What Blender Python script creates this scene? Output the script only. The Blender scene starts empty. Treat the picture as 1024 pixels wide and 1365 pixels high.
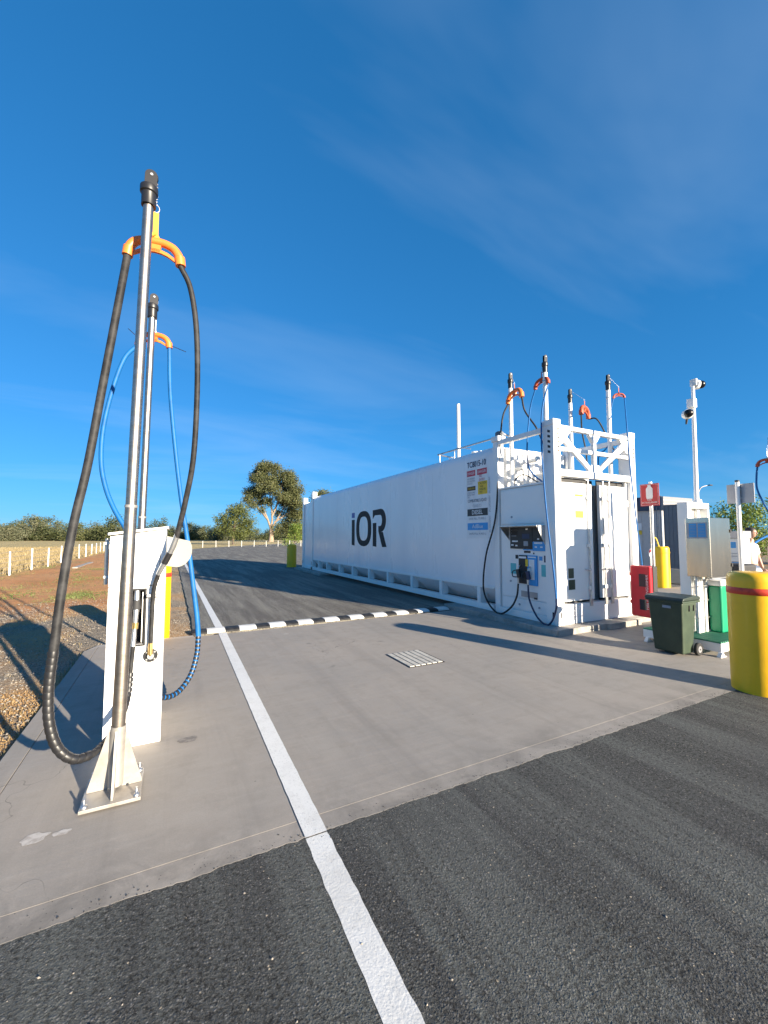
import bpy, math, random
import numpy as np
from mathutils import Vector, Matrix, noise as mnoise

random.seed(7)
rng = np.random.default_rng(7)
S = bpy.context.scene
R = math.radians

# ------------------------------------------------------------------ camera
cd = bpy.data.cameras.new('camera'); cam = bpy.data.objects.new('camera', cd)
S.collection.objects.link(cam); S.camera = cam
cd.sensor_fit = 'HORIZONTAL'; cd.sensor_width = 36; cd.lens = 19.34
cd.clip_start = .05; cd.clip_end = 6000
cam.location = (0, 0, 1.65)
cam.rotation_euler = (R(90 + 3.49), 0, -R(27.23))
S.render.resolution_x = 768; S.render.resolution_y = 1024

# ------------------------------------------------------------------ light
SUN_EL = 14.3; SUN_AZ = 21.0            # azimuth measured from -Y towards +X
sdir = Vector((math.sin(R(SUN_AZ)) * math.cos(R(SUN_EL)), -math.cos(R(SUN_AZ)) * math.cos(R(SUN_EL)), math.sin(R(SUN_EL))))
ld = bpy.data.lights.new('sun', 'SUN'); ld.energy = 5.0; ld.angle = R(.53); ld.color = (1, .87, .68)
sun = bpy.data.objects.new('sun', ld); S.collection.objects.link(sun)
sun.rotation_euler = sdir.to_track_quat('Z', 'Y').to_euler()
W = bpy.data.worlds.new('World'); S.world = W; W.use_nodes = True
wn = W.node_tree.nodes; wl = W.node_tree.links
bg = wn['Background']; bg.inputs['Strength'].default_value = .10
sky = wn.new('ShaderNodeTexSky'); sky.sky_type = 'NISHITA'; sky.sun_disc = False
sky.sun_elevation = R(SUN_EL); sky.sun_rotation = R(180 - SUN_AZ)
sky.air_density = 1.0; sky.dust_density = 0; sky.ozone_density = 6; sky.altitude = 300
tc = wn.new('ShaderNodeTexCoord'); sep = wn.new('ShaderNodeSeparateXYZ'); wl.new(tc.outputs['Generated'], sep.inputs[0])
# thin cirrus: planar projection of the sky direction
mx = wn.new('ShaderNodeMath'); mx.operation = 'MAXIMUM'; wl.new(sep.outputs[2], mx.inputs[0]); mx.inputs[1].default_value = .03
ad = wn.new('ShaderNodeMath'); ad.operation = 'ADD'; wl.new(mx.outputs[0], ad.inputs[0]); ad.inputs[1].default_value = .12
vd = wn.new('ShaderNodeVectorMath'); vd.operation = 'DIVIDE'; wl.new(tc.outputs['Generated'], vd.inputs[0])
cb = wn.new('ShaderNodeCombineXYZ'); [wl.new(ad.outputs[0], cb.inputs[i]) for i in range(3)]; wl.new(cb.outputs[0], vd.inputs[1])
mp = wn.new('ShaderNodeMapping'); mp.inputs['Location'].default_value = (8, 3, 0); mp.inputs['Rotation'].default_value = (0, 0, R(60)); mp.inputs['Scale'].default_value = (.55, 1.5, 0)
wl.new(vd.outputs[0], mp.inputs[0])
nz = wn.new('ShaderNodeTexNoise'); nz.inputs['Scale'].default_value = .8; nz.inputs['Detail'].default_value = 5; nz.inputs['Roughness'].default_value = .55
nz.inputs['Distortion'].default_value = .5
wl.new(mp.outputs[0], nz.inputs['Vector'])
cr = wn.new('ShaderNodeValToRGB'); cr.color_ramp.elements[0].position = .47; cr.color_ramp.elements[1].position = .85
cr.color_ramp.elements[0].color = (0, 0, 0, 1); cr.color_ramp.elements[1].color = (.22, .22, .22, 1)
wl.new(nz.outputs['Fac'], cr.inputs[0])
# tone response of the sky, the same in every direction
EXPO = 1.6
sps = wn.new('ShaderNodeSeparateColor'); wl.new(sky.outputs[0], sps.inputs[0]); cmb = wn.new('ShaderNodeCombineColor')
for i, (g_, k_) in enumerate(((.85, .48), (.60, .87), (.60, 1.34))):
    q1 = wn.new('ShaderNodeMath'); q1.operation = 'MULTIPLY'; q1.inputs[1].default_value = .1; wl.new(sps.outputs[i], q1.inputs[0])
    q2 = wn.new('ShaderNodeMath'); q2.operation = 'POWER'; q2.inputs[1].default_value = g_; wl.new(q1.outputs[0], q2.inputs[0])
    q3 = wn.new('ShaderNodeMath'); q3.operation = 'MULTIPLY'; q3.inputs[1].default_value = k_*10/2**EXPO; wl.new(q2.outputs[0], q3.inputs[0])
    wl.new(q3.outputs[0], cmb.inputs[i])
mixc = wn.new('ShaderNodeMixRGB'); wl.new(cr.outputs[0], mixc.inputs[0]); wl.new(cmb.outputs[0], mixc.inputs[1])
mixc.inputs[2].default_value = (2.2, 2.9, 3.6, 1)
wl.new(mixc.outputs[0], bg.inputs[0])
S.view_settings.view_transform = 'Standard'; S.view_settings.look = 'None'
S.view_settings.gamma = 1; S.view_settings.use_curve_mapping = False
S.view_settings.exposure = EXPO

# ------------------------------------------------------------------ materials
def nodemat(name):
    m = bpy.data.materials.new(name); m.use_nodes = True
    return m, m.node_tree.nodes, m.node_tree.links, m.node_tree.nodes['Principled BSDF']

def mat(name, col, rough=.5, metal=0, var=None, bump=None, coat=0, spec=None, rvar=None, stretch=None):
    """var = (scale, second colour, lo, hi); bump = (scale, distance)"""
    m, N, L, B = nodemat(name)
    B.inputs['Base Color'].default_value = (*col, 1); B.inputs['Roughness'].default_value = rough
    B.inputs['Metallic'].default_value = metal; B.inputs['Coat Weight'].default_value = coat
    if spec is not None: B.inputs['Specular IOR Level'].default_value = spec
    t = N.new('ShaderNodeTexCoord'); vec = t.outputs['Object']
    if stretch:
        mp = N.new('ShaderNodeMapping'); mp.inputs['Scale'].default_value = stretch; L.new(vec, mp.inputs[0]); vec = mp.outputs[0]
    if var is None: var = (6, tuple(c * .86 for c in col), .45, .75)
    n = N.new('ShaderNodeTexNoise'); n.inputs['Scale'].default_value = var[0]; n.inputs['Detail'].default_value = 6; n.inputs['Roughness'].default_value = .62
    L.new(vec, n.inputs['Vector'])
    r = N.new('ShaderNodeMapRange'); r.inputs[1].default_value = var[2]; r.inputs[2].default_value = var[3]
    L.new(n.outputs['Fac'], r.inputs[0])
    mx = N.new('ShaderNodeMixRGB'); mx.inputs[1].default_value = (*col, 1); mx.inputs[2].default_value = (*var[1], 1)
    L.new(r.outputs[0], mx.inputs[0]); L.new(mx.outputs[0], B.inputs['Base Color'])
    rr = N.new('ShaderNodeMapRange'); rr.inputs[3].default_value = rough - (rvar or .05); rr.inputs[4].default_value = rough + (rvar or .05)
    L.new(n.outputs['Fac'], rr.inputs[0]); L.new(rr.outputs[0], B.inputs['Roughness'])
    if bump:
        n2 = N.new('ShaderNodeTexNoise'); n2.inputs['Scale'].default_value = bump[0]; n2.inputs['Detail'].default_value = 4
        L.new(vec, n2.inputs['Vector'])
        b = N.new('ShaderNodeBump'); b.inputs['Distance'].default_value = bump[1]; b.inputs['Strength'].default_value = 1
        L.new(n2.outputs['Fac'], b.inputs['Height']); L.new(b.outputs[0], B.inputs['Normal'])
    return m

def math_node(N, L, op, a, b=None):
    n = N.new('ShaderNodeMath'); n.operation = op
    for i, x in enumerate((a, b)):
        if x is None: continue
        if hasattr(x, 'links'): L.new(x, n.inputs[i])
        else: n.inputs[i].default_value = x
    return n.outputs[0]
def maprange(N, L, x, a, b, c=0., d=1., smooth=False):
    n = N.new('ShaderNodeMapRange')
    if smooth: n.interpolation_type = 'SMOOTHSTEP'
    L.new(x, n.inputs[0])
    for i, v in enumerate((a, b, c, d)): n.inputs[i + 1].default_value = v
    return n.outputs[0]
def mixn(N, L, f, a, b):
    n = N.new('ShaderNodeMixRGB')
    for i, x in enumerate((f, a, b)):
        if hasattr(x, 'links'): L.new(x, n.inputs[i])
        elif i == 0: n.inputs[0].default_value = x
        else: n.inputs[i].default_value = (*x, 1)
    return n.outputs[0]
def noisen(N, L, vec, scale, detail=5, rough=.6, dist=0):
    n = N.new('ShaderNodeTexNoise'); n.inputs['Scale'].default_value = scale; n.inputs['Detail'].default_value = detail
    n.inputs['Roughness'].default_value = rough; n.inputs['Distortion'].default_value = dist
    L.new(vec, n.inputs['Vector']); return n.outputs['Fac']

def asphalt_mat(name, base, light, scale, gloss=.0):
    m, N, L, B = nodemat(name)
    t = N.new('ShaderNodeTexCoord').outputs['Object']
    sc3 = lambda k: tuple(x * k for x in base)
    wv = N.new('ShaderNodeVectorMath'); wv.operation = 'ADD'; L.new(t, wv.inputs[0])
    wn_ = N.new('ShaderNodeTexNoise'); wn_.inputs['Scale'].default_value = 40; L.new(t, wn_.inputs['Vector'])
    ws = N.new('ShaderNodeVectorMath'); ws.operation = 'SCALE'; ws.inputs['Scale'].default_value = .012; L.new(wn_.outputs['Color'], ws.inputs[0]); L.new(ws.outputs[0], wv.inputs[1])
    v = N.new('ShaderNodeTexVoronoi'); v.inputs['Scale'].default_value = scale; L.new(wv.outputs[0], v.inputs['Vector'])
    v2 = N.new('ShaderNodeTexVoronoi'); v2.inputs['Scale'].default_value = scale * 2.6; L.new(wv.outputs[0], v2.inputs['Vector'])
    sepc = N.new('ShaderNodeSeparateColor'); L.new(v.outputs['Color'], sepc.inputs[0])
    sep2 = N.new('ShaderNodeSeparateColor'); L.new(v2.outputs['Color'], sep2.inputs[0])
    stone = maprange(N, L, v.outputs['Distance'], .2, .6, 1, 0)
    # wear map: polished pale wheel tracks running along the lane, darker fresh patches
    mp = N.new('ShaderNodeMapping'); mp.inputs['Rotation'].default_value = (0, 0, R(-7)); mp.inputs['Scale'].default_value = (2.6, .20, 1); L.new(t, mp.inputs[0])
    st = noisen(N, L, mp.outputs[0], 1.0, 8, .68, .35)
    mp2 = N.new('ShaderNodeMapping'); mp2.inputs['Rotation'].default_value = (0, 0, R(-4)); mp2.inputs['Scale'].default_value = (11, .7, 1); L.new(t, mp2.inputs[0])
    st2 = noisen(N, L, mp2.outputs[0], 1.0, 6, .7, .5)
    big = noisen(N, L, t, .7, 7, .65, .4)
    wear = math_node(N, L, 'ADD', math_node(N, L, 'MULTIPLY', maprange(N, L, st, .44, .62), .65), math_node(N, L, 'MULTIPLY', maprange(N, L, st2, .45, .7), .35))
    wear = math_node(N, L, 'ADD', wear, math_node(N, L, 'MULTIPLY', maprange(N, L, big, .42, .68), .35))
    c = mixn(N, L, math_node(N, L, 'MULTIPLY', wear, .78), base, (base[0]*3.2, base[1]*3.45, base[2]*3.3))
    c = mixn(N, L, math_node(N, L, 'MULTIPLY', maprange(N, L, sep2.outputs[0], .3, 1, 0, .5), maprange(N, L, v2.outputs['Distance'], .2, .6, 1, 0)), c, light)
    c = mixn(N, L, math_node(N, L, 'MULTIPLY', stone, maprange(N, L, sepc.outputs[0], .62, 1, 0, .75)), c, light)
    pits = maprange(N, L, math_node(N, L, 'ADD', noisen(N, L, t, scale*.55, 5, .8), math_node(N, L, 'MULTIPLY', math_node(N, L, 'SUBTRACT', big, .5), .25)), .535, .60)
    c = mixn(N, L, math_node(N, L, 'MULTIPLY', pits, maprange(N, L, wear, .2, 1.1, .9, .45)), c, sc3(.25))
    rare = math_node(N, L, 'MULTIPLY', math_node(N, L, 'GREATER_THAN', sepc.outputs[1], .992), math_node(N, L, 'LESS_THAN', v.outputs['Distance'], .35))
    c = mixn(N, L, rare, c, (.36, .30, .22))
    # old oil drips
    vo = N.new('ShaderNodeTexVoronoi'); vo.inputs['Scale'].default_value = 1.3; L.new(wv.outputs[0], vo.inputs['Vector'])
    so = N.new('ShaderNodeSeparateColor'); L.new(vo.outputs['Color'], so.inputs[0])
    oil = math_node(N, L, 'MULTIPLY', maprange(N, L, vo.outputs['Distance'], .04, .16, 1, 0, True), math_node(N, L, 'GREATER_THAN', so.outputs[0], .72))
    c = mixn(N, L, math_node(N, L, 'MULTIPLY', oil, .45), c, sc3(.4))
    L.new(c, B.inputs['Base Color'])
    L.new(maprange(N, L, v2.outputs['Distance'], 0, .8, .62, .95), B.inputs['Roughness']); B.inputs['Specular IOR Level'].default_value = .35
    h = math_node(N, L, 'ADD', math_node(N, L, 'MULTIPLY', stone, sepc.outputs[2]), math_node(N, L, 'MULTIPLY', pits, -.9))
    h = math_node(N, L, 'ADD', h, math_node(N, L, 'MULTIPLY', v2.outputs['Distance'], -.4))
    b = N.new('ShaderNodeBump'); b.inputs['Distance'].default_value = .0030; L.new(h, b.inputs['Height']); L.new(b.outputs[0], B.inputs['Normal'])
    return m

def concrete_mat(name, base, warm):
    m, N, L, B = nodemat(name)
    t = N.new('ShaderNodeTexCoord').outputs['Object']
    n1 = noisen(N, L, t, .55, 7, .62, .6); n2 = noisen(N, L, t, 4, 6, .65); n3 = noisen(N, L, t, 120, 3, .6)
    mp = N.new('ShaderNodeMapping'); mp.inputs['Scale'].default_value = (1.2, 14, 1); mp.inputs['Rotation'].default_value = (0, 0, R(6)); L.new(t, mp.inputs[0])
    n4 = noisen(N, L, mp.outputs[0], 1.4, 5, .6)
    c = mixn(N, L, maprange(N, L, n1, .36, .66), base, warm)
    c = mixn(N, L, maprange(N, L, n2, .5, .78, 0, .5), c, tuple(x * .68 for x in base)); c = mixn(N, L, maprange(N, L, noisen(N, L, t, 1.5, 8, .7, 1.2), .52, .7, 0, .35), c, tuple(min(1, x*1.3) for x in base))
    c = mixn(N, L, maprange(N, L, n4, .48, .72, 0, .35), c, tuple(min(1, x * 1.28) for x in base))
    c = mixn(N, L, maprange(N, L, n3, .35, .7, 0, .3), c, tuple(x * .7 for x in base))
    # dark oily spots and pale cement splashes
    v = N.new('ShaderNodeTexVoronoi'); v.inputs['Scale'].default_value = 1.9; v.inputs['Randomness'].default_value = 1
    mpd = N.new('ShaderNodeVectorMath'); mpd.operation = 'ADD'; L.new(t, mpd.inputs[0])
    nn = N.new('ShaderNodeTexNoise'); nn.inputs['Scale'].default_value = 5; L.new(t, nn.inputs['Vector'])
    sc = N.new('ShaderNodeVectorMath'); sc.operation = 'SCALE'; sc.inputs['Scale'].default_value = .30; L.new(nn.outputs['Color'], sc.inputs[0]); L.new(sc.outputs[0], mpd.inputs[1])
    L.new(mpd.outputs[0], v.inputs['Vector'])
    se = N.new('ShaderNodeSeparateColor'); L.new(v.outputs['Color'], se.inputs[0])
    spot = math_node(N, L, 'MULTIPLY', maprange(N, L, v.outputs['Distance'], .05, .17, 1, 0, True), math_node(N, L, 'GREATER_THAN', se.outputs[0], .8))
    c = mixn(N, L, math_node(N, L, 'MULTIPLY', spot, .5), c, tuple(x * .45 for x in base))
    sp2 = math_node(N, L, 'MULTIPLY', maprange(N, L, v.outputs['Distance'], .03, .13, 1, 0, True), math_node(N, L, 'GREATER_THAN', se.outputs[1], .86))
    c = mixn(N, L, math_node(N, L, 'MULTIPLY', sp2, .4), c, tuple(min(1, x * 1.6) for x in base))
    v3 = N.new('ShaderNodeTexVoronoi'); v3.inputs['Scale'].default_value = 9; L.new(t, v3.inputs['Vector'])
    sd = N.new('ShaderNodeSeparateColor'); L.new(v3.outputs['Color'], sd.inputs[0])
    dk = math_node(N, L, 'MULTIPLY', math_node(N, L, 'LESS_THAN', v3.outputs['Distance'], .055), math_node(N, L, 'GREATER_THAN', sd.outputs[0], .86))
    c = mixn(N, L, math_node(N, L, 'MULTIPLY', dk, .7), c, tuple(x * .3 for x in base))
    spx = N.new('ShaderNodeSeparateXYZ'); L.new(t, spx.inputs[0])
    mt_ = N.new('ShaderNodeMapping'); mt_.inputs['Scale'].default_value = (3.4, .16, 1); mt_.inputs['Rotation'].default_value = (0, 0, R(-5)); L.new(t, mt_.inputs[0])
    tr_ = noisen(N, L, mt_.outputs[0], 1, 7, .66, .5)
    c = mixn(N, L, maprange(N, L, tr_, .5, .72, 0, .38), c, tuple(x * .60 for x in base))
    eg = math_node(N, L, 'MULTIPLY', maprange(N, L, spx.outputs[1], 2.32, 2.75, 1, 0), maprange(N, L, noisen(N, L, t, 2.6, 7, .7, .8), .44, .62))
    c = mixn(N, L, math_node(N, L, 'MULTIPLY', eg, .6), c, tuple(x * .42 for x in base))
    br = noisen(N, L, t, 11, 8, .75, 1.0)
    c = mixn(N, L, maprange(N, L, br, .55, .72, 0, .3), c, tuple(x * 1.35 for x in base))
    # hairline cracks
    vc = N.new('ShaderNodeTexVoronoi'); vc.feature = 'DISTANCE_TO_EDGE'; vc.inputs['Scale'].default_value = .42; L.new(mpd.outputs[0], vc.inputs['Vector'])
    ck = math_node(N, L, 'MULTIPLY', math_node(N, L, 'LESS_THAN', vc.outputs['Distance'], .0011), maprange(N, L, n1, .5, .56))
    c = mixn(N, L, math_node(N, L, 'MULTIPLY', ck, .6), c, tuple(x * .35 for x in base))
    L.new(c, B.inputs['Base Color']); L.new(maprange(N, L, n2, .3, .7, .7, .92), B.inputs['Roughness'])
    h = math_node(N, L, 'ADD', math_node(N, L, 'MULTIPLY', n3, .35), math_node(N, L, 'MULTIPLY', n4, .6))
    b = N.new('ShaderNodeBump'); b.inputs['Distance'].default_value = .0018; L.new(h, b.inputs['Height']); L.new(b.outputs[0], B.inputs['Normal'])
    return m

def paint_line_mat():
    m, N, L, B = nodemat('line_paint')
    t = N.new('ShaderNodeTexCoord').outputs['Object']
    n = noisen(N, L, t, 6, 6, .7); n2 = noisen(N, L, t, 90, 3, .7)
    c = mixn(N, L, maprange(N, L, n, .5, .8, 0, .5), (.66, .655, .63), (.44, .43, .40))
    c = mixn(N, L, maprange(N, L, n2, .58, .72, 0, .65), c, (.2, .2, .2)); c = mixn(N, L, maprange(N, L, noisen(N, L, t, 1.7, 7, .7, .6), .5, .7, 0, .35), c, (.36, .34, .31))
    L.new(c, B.inputs['Base Color']); B.inputs['Roughness'].default_value = .6
    v = N.new('ShaderNodeTexVoronoi'); v.inputs['Scale'].default_value = 95; L.new(t, v.inputs['Vector'])
    b = N.new('ShaderNodeBump'); b.inputs['Distance'].default_value = .0018; L.new(math_node(N, L, 'ADD', math_node(N, L, 'MULTIPLY', v.outputs['Distance'], -.3), noisen(N, L, t, 55, 5, .75)), b.inputs['Height']); L.new(b.outputs[0], B.inputs['Normal'])
    return m

def terrain_mat():
    m, N, L, B = nodemat('terrain_soil')
    t = N.new('ShaderNodeTexCoord').outputs['Object']
    sp = N.new('ShaderNodeSeparateXYZ'); L.new(t, sp.inputs[0]); X, Y = sp.outputs[0], sp.outputs[1]
    n1 = noisen(N, L, t, .35, 7, .6, .5); n2 = noisen(N, L, t, 3, 6, .65); n3 = noisen(N, L, t, 30, 5, .7)
    big = noisen(N, L, t, .035, 5, .55, .3)
    # dry grass field
    mpg = N.new('ShaderNodeMapping'); mpg.inputs['Scale'].default_value = (.12, .02, 1); mpg.inputs['Rotation'].default_value = (0, 0, R(-60)); L.new(t, mpg.inputs[0])
    n5 = noisen(N, L, mpg.outputs[0], 1, 6, .65)
    grass = mixn(N, L, maprange(N, L, n5, .35, .65), (.52, .39, .18), (.40, .31, .14))
    grass = mixn(N, L, maprange(N, L, n2, .4, .75, 0, .7), grass, (.30, .25, .11))
    grass = mixn(N, L, maprange(N, L, n3, .45, .75, 0, .7), grass, (.50, .40, .2))
    # orange soil
    soil = mixn(N, L, maprange(N, L, n1, .35, .65), (.46, .20, .078), (.50, .27, .125))
    soil = mixn(N, L, maprange(N, L, n2, .45, .75, 0, .6), soil, (.34, .155, .068))
    soil = mixn(N, L, maprange(N, L, n3, .5, .75, 0, .5), soil, (.56, .36, .20))
    gw = math_node(N, L, 'MULTIPLY', maprange(N, L, noisen(N, L, t, .28, 6, .7, .4), .56, .66), .6)
    soil = mixn(N, L, gw, soil, mixn(N, L, n3, (.12, .15, .045), (.30, .27, .12)))
    # gravel
    v = N.new('ShaderNodeTexVoronoi'); v.inputs['Scale'].default_value = 60; L.new(t, v.inputs['Vector'])
    se = N.new('ShaderNodeSeparateColor'); L.new(v.outputs['Color'], se.inputs[0])
    gr = mixn(N, L, se.outputs[0], (.21, .17, .125), (.42, .36, .28))
    gr = mixn(N, L, maprange(N, L, v.outputs['Distance'], .4, .75, 0, .8), gr, (.10, .075, .05))
    gr = mixn(N, L, maprange(N, L, n1, .46, .62, 0, .85), gr, (.44, .26, .12))
    # masks
    wob = math_node(N, L, 'MULTIPLY', math_node(N, L, 'SUBTRACT', n1, .5), 5)
    mf = maprange(N, L, math_node(N, L, 'ADD', X, math_node(N, L, 'MULTIPLY', wob, .3)), -6.9, -6.1)   # 0 field .. 1 soil
    my = maprange(N, L, math_node(N, L, 'ADD', Y, wob), 52, 62, 1, 0)
    soilm = math_node(N, L, 'MULTIPLY', mf, my)
    gm1 = maprange(N, L, math_node(N, L, 'ADD', Y, wob), 11.0, 12.6, 1, 0)
    gm2 = maprange(N, L, math_node(N, L, 'ADD', X, math_node(N, L, 'MULTIPLY', wob, .1)), -1.35, -1.15)
    gm = math_node(N, L, 'MAXIMUM', gm1, gm2)
    c = mixn(N, L, gm, soil, gr)
    c = mixn(N, L, soilm, grass, c)
    L.new(c, B.inputs['Base Color']); B.inputs['Roughness'].default_value = .95; B.inputs['Specular IOR Level'].default_value = .2
    h = math_node(N, L, 'ADD', math_node(N, L, 'MULTIPLY', v.outputs['Distance'], -.6), math_node(N, L, 'MULTIPLY', n3, 1.1))
    h = math_node(N, L, 'ADD', h, math_node(N, L, 'MULTIPLY', n2, 3))
    b = N.new('ShaderNodeBump'); b.inputs['Distance'].default_value = .02; L.new(h, b.inputs['Height']); L.new(b.outputs[0], B.inputs['Normal'])
    return m

def leaf_mat(name, c1, c2):
    m, N, L, B = nodemat(name)
    g = N.new('ShaderNodeNewGeometry')
    t = N.new('ShaderNodeTexCoord').outputs['Object']
    n = noisen(N, L, t, .5, 4, .6)
    c = mixn(N, L, g.outputs['Random Per Island'], c1, c2)
    c = mixn(N, L, maprange(N, L, n, .4, .7, 0, .5), c, tuple(x * .6 for x in c1))
    L.new(c, B.inputs['Base Color']); B.inputs['Roughness'].default_value = .55; B.inputs['Specular IOR Level'].default_value = .3
    tr = N.new('ShaderNodeBsdfTranslucent'); L.new(c, tr.inputs[0])
    ms = N.new('ShaderNodeMixShader'); ms.inputs[0].default_value = .25
    L.new(B.outputs[0], ms.inputs[1]); L.new(tr.outputs[0], ms.inputs[2]); L.new(ms.outputs[0], N['Material Output'].inputs[0])
    return m

M = dict(
 concrete=concrete_mat('slab_concrete', (.262, .240, .214), (.318, .280, .240)),
 concrete_edge=concrete_mat('edge_concrete', (.33, .31, .285), (.37, .34, .305)),
 asphalt=asphalt_mat('near_asphalt', (.037, .0365, .0350), (.21, .20, .19), 95),
 lane=asphalt_mat('lane_asphalt', (.088, .078, .068), (.32, .29, .26), 80),
 line=paint_line_mat(), terrain=terrain_mat(),
 white=mat('white_paint', (.80, .80, .79), .32, var=(1.1, (.74, .745, .745), .45, .8), bump=(3, .002), coat=.15),
 tank=mat('white_tank_paint', (.82, .825, .835), .28, var=(.9, (.745, .755, .78), .4, .7), bump=(1.4, .006), coat=.15, stretch=(1, 1, .25)),
 cab_white=mat('cabinet_white_paint', (.86, .855, .84), .3, var=(2.5, (.80, .79, .765), .5, .8), bump=(4, .001), coat=.15),
 white_dirty=mat('weathered_white_paint', (.74, .74, .72), .45, var=(5, (.55, .53, .49), .5, .8), bump=(20, .002)),
 galv=mat('galvanised_steel', (.60, .60, .60), .38, .9, var=(14, (.42, .42, .42), .4, .7), bump=(40, .0006)),
 stainless=mat('brushed_stainless', (.70, .64, .55), .24, 1, var=(3, (.46, .43, .38), .4, .7), bump=(60, .0004), stretch=(1, 1, .12)),
 pole=mat('pole_stainless', (.47, .415, .36), .40, 1, var=(7, (.33, .28, .23), .42, .7), bump=(12, .0012), stretch=(1, 1, 3)),
 gusset=mat('matt_steel', (.40, .38, .35), .5, .5, var=(9, (.28, .25, .22), .45, .75), bump=(30, .001)),
 black_rubber=mat('black_rubber', (.013, .013, .014), .62, spec=.3, var=(12, (.04, .04, .042), .4, .7), bump=(80, .0006)),
 black=mat('black_plastic', (.015, .015, .017), .4),
 dark=mat('dark_interior', (.02, .018, .022), .8),
 seal=mat('door_seal', (.03, .03, .032), .7),
 blue_hose=mat('blue_rubber', (.006, .11, .33), .55, var=(10, (.005, .08, .25), .4, .7), spec=.3),
 navy_hose=mat('navy_rubber', (.012, .022, .07), .4),
 orange=mat('orange_plastic', (.80, .20, .03), .42, var=(10, (.68, .15, .03), .45, .7)),
 dull_orange=mat('shaded_orange_plastic', (.40, .075, .03), .55),  # saddle orange with shade mixed into the colour; hazard marks share it
 strap=mat('yellow_strap', (.72, .30, .03), .7, bump=(120, .001)),
 cord=mat('steel_cord', (.62, .62, .66), .4, .5),
 yellow=mat('yellow_paint', (.84, .47, .008), .42, var=(7, (.79, .425, .008), .5, .75), bump=(5, .004), coat=.1),
 yellow_post=mat('bright_yellow_plastic', (.88, .56, .01), .45, var=(3, (.84, .50, .01), .4, .7)),
 red_band=mat('red_tape', (.62, .05, .02), .5, var=(20, (.45, .03, .015), .5, .7)),
 red=mat('red_plastic', (.62, .022, .035), .35, coat=.2),
 red_dark=mat('red_sign', (.50, .02, .03), .45),
 navy=mat('navy_print', (.02, .035, .09), .5),
 letter=mat('logo_black', (.018, .019, .02), .6, spec=.25),
 letter_blue=mat('logo_blue', (.02, .05, .32), .4),
 sky_blue=mat('sky_blue_print', (.03, .30, .68), .4),
 teal=mat('teal_print', (.10, .46, .50), .45),
 print_white=mat('white_print', (.78, .78, .78), .5),
 print_grey=mat('grey_print', (.30, .32, .36), .5),
 red_print=mat('red_print', (.55, .05, .08), .5),
 yellow_print=mat('yellow_print', (.78, .52, .03), .5),
 green_bin=mat('green_bin_plastic', (.026, .044, .025), .5, var=(5, (.045, .068, .038), .4, .75), bump=(30, .001)),
 bin_lid=mat('dark_bin_lid', (.022, .034, .026), .45),
 bright_green=mat('bright_green_plastic', (.008, .27, .13), .38),
 green_grate=mat('green_grating', (.05, .22, .14), .6),
 grey_sign=mat('sign_back', (.36, .36, .38), .45, .6),
 grey_wall=mat('grey_cladding', (.52, .50, .49), .6),
 slate=mat('slate_cladding', (.13, .155, .185), .6),
 fascia=mat('navy_fascia', (.03, .05, .09), .55),
 light_fascia=mat('light_fascia', (.20, .20, .22), .6),  # grey darkened so the sunward shed fascia reads as shaded
 pipe_white=mat('white_pipe', (.74, .73, .69), .45),
 rubber_tyre=mat('tyre', (.018, .018, .018), .8),
 grey_plate=mat('grey_plate', (.27, .26, .235), .7),
 stain=mat('oil_stain', (.15, .135, .12), .7, var=(20, (.24, .215, .19), .45, .6)), splash=mat('cement_splash', (.46, .43, .40), .8, var=(22, (.33, .30, .27), .45, .6)),
 lens=mat('camera_glass', (.008, .008, .01), .3, spec=.3),
 grate_grey=mat('galvanised_grate', (.50, .47, .41), .6, var=(12, (.36, .33, .28), .45, .7)),
 glass=mat('dark_lens', (.01, .01, .012), .08, coat=.6),
 window_grey=mat('smoked_window', (.09, .05, .05), .15),
 bark=mat('pale_bark', (.30, .235, .17), .85, var=(2, (.20, .15, .11), .4, .65), bump=(6, .03)),
 bark_dark=mat('dark_bark', (.12, .09, .065), .9, bump=(6, .03)),
 leaf_gum=leaf_mat('gum_leaves', (.075, .098, .04), (.17, .165, .068)),
 leaf_dark=leaf_mat('dark_leaves', (.045, .065, .028), (.105, .11, .042)),
 leaf_green=leaf_mat('green_leaves', (.065, .088, .026), (.15, .165, .05)),
 leaf_grey=leaf_mat('greygreen_leaves', (.095, .11, .065), (.17, .165, .095)),
 leaf_fresh=leaf_mat('fresh_leaves', (.06, .13, .02), (.26, .30, .06)),
 dry_blade=leaf_mat('dry_grass_blades', (.29, .225, .11), (.46, .36, .20)), straw=leaf_mat('straw_blades', (.30, .18, .08), (.48, .33, .16)),
 weed=leaf_mat('weed_blades', (.10, .14, .04), (.24, .25, .09)),
 crumb=mat('asphalt_crumb', (.05, .047, .044), .8),
 stone=mat('gravel_stone', (.33, .29, .235), .85, var=(9, (.17, .155, .14), .42, .6)),
 skin=mat('skin', (.42, .24, .17), .5), hair=mat('dark_hair', (.03, .02, .015), .6),
 shirt=mat('white_shirt', (.75, .73, .70), .8), trousers=mat('grey_trousers', (.22, .20, .24), .85),
 mound=mat('sandstone', (.50, .40, .28), .85, bump=(8, .01)),
 brass=mat('brass', (.70, .50, .20), .35, .9),
)

# ------------------------------------------------------------------ mesh builder
ROOTS = {}
def ident(p): return p
def cs(p):      # site units of the container frame
    return (p[0] * .939, p[1] * .939, .1 + p[2] * .939)

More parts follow.
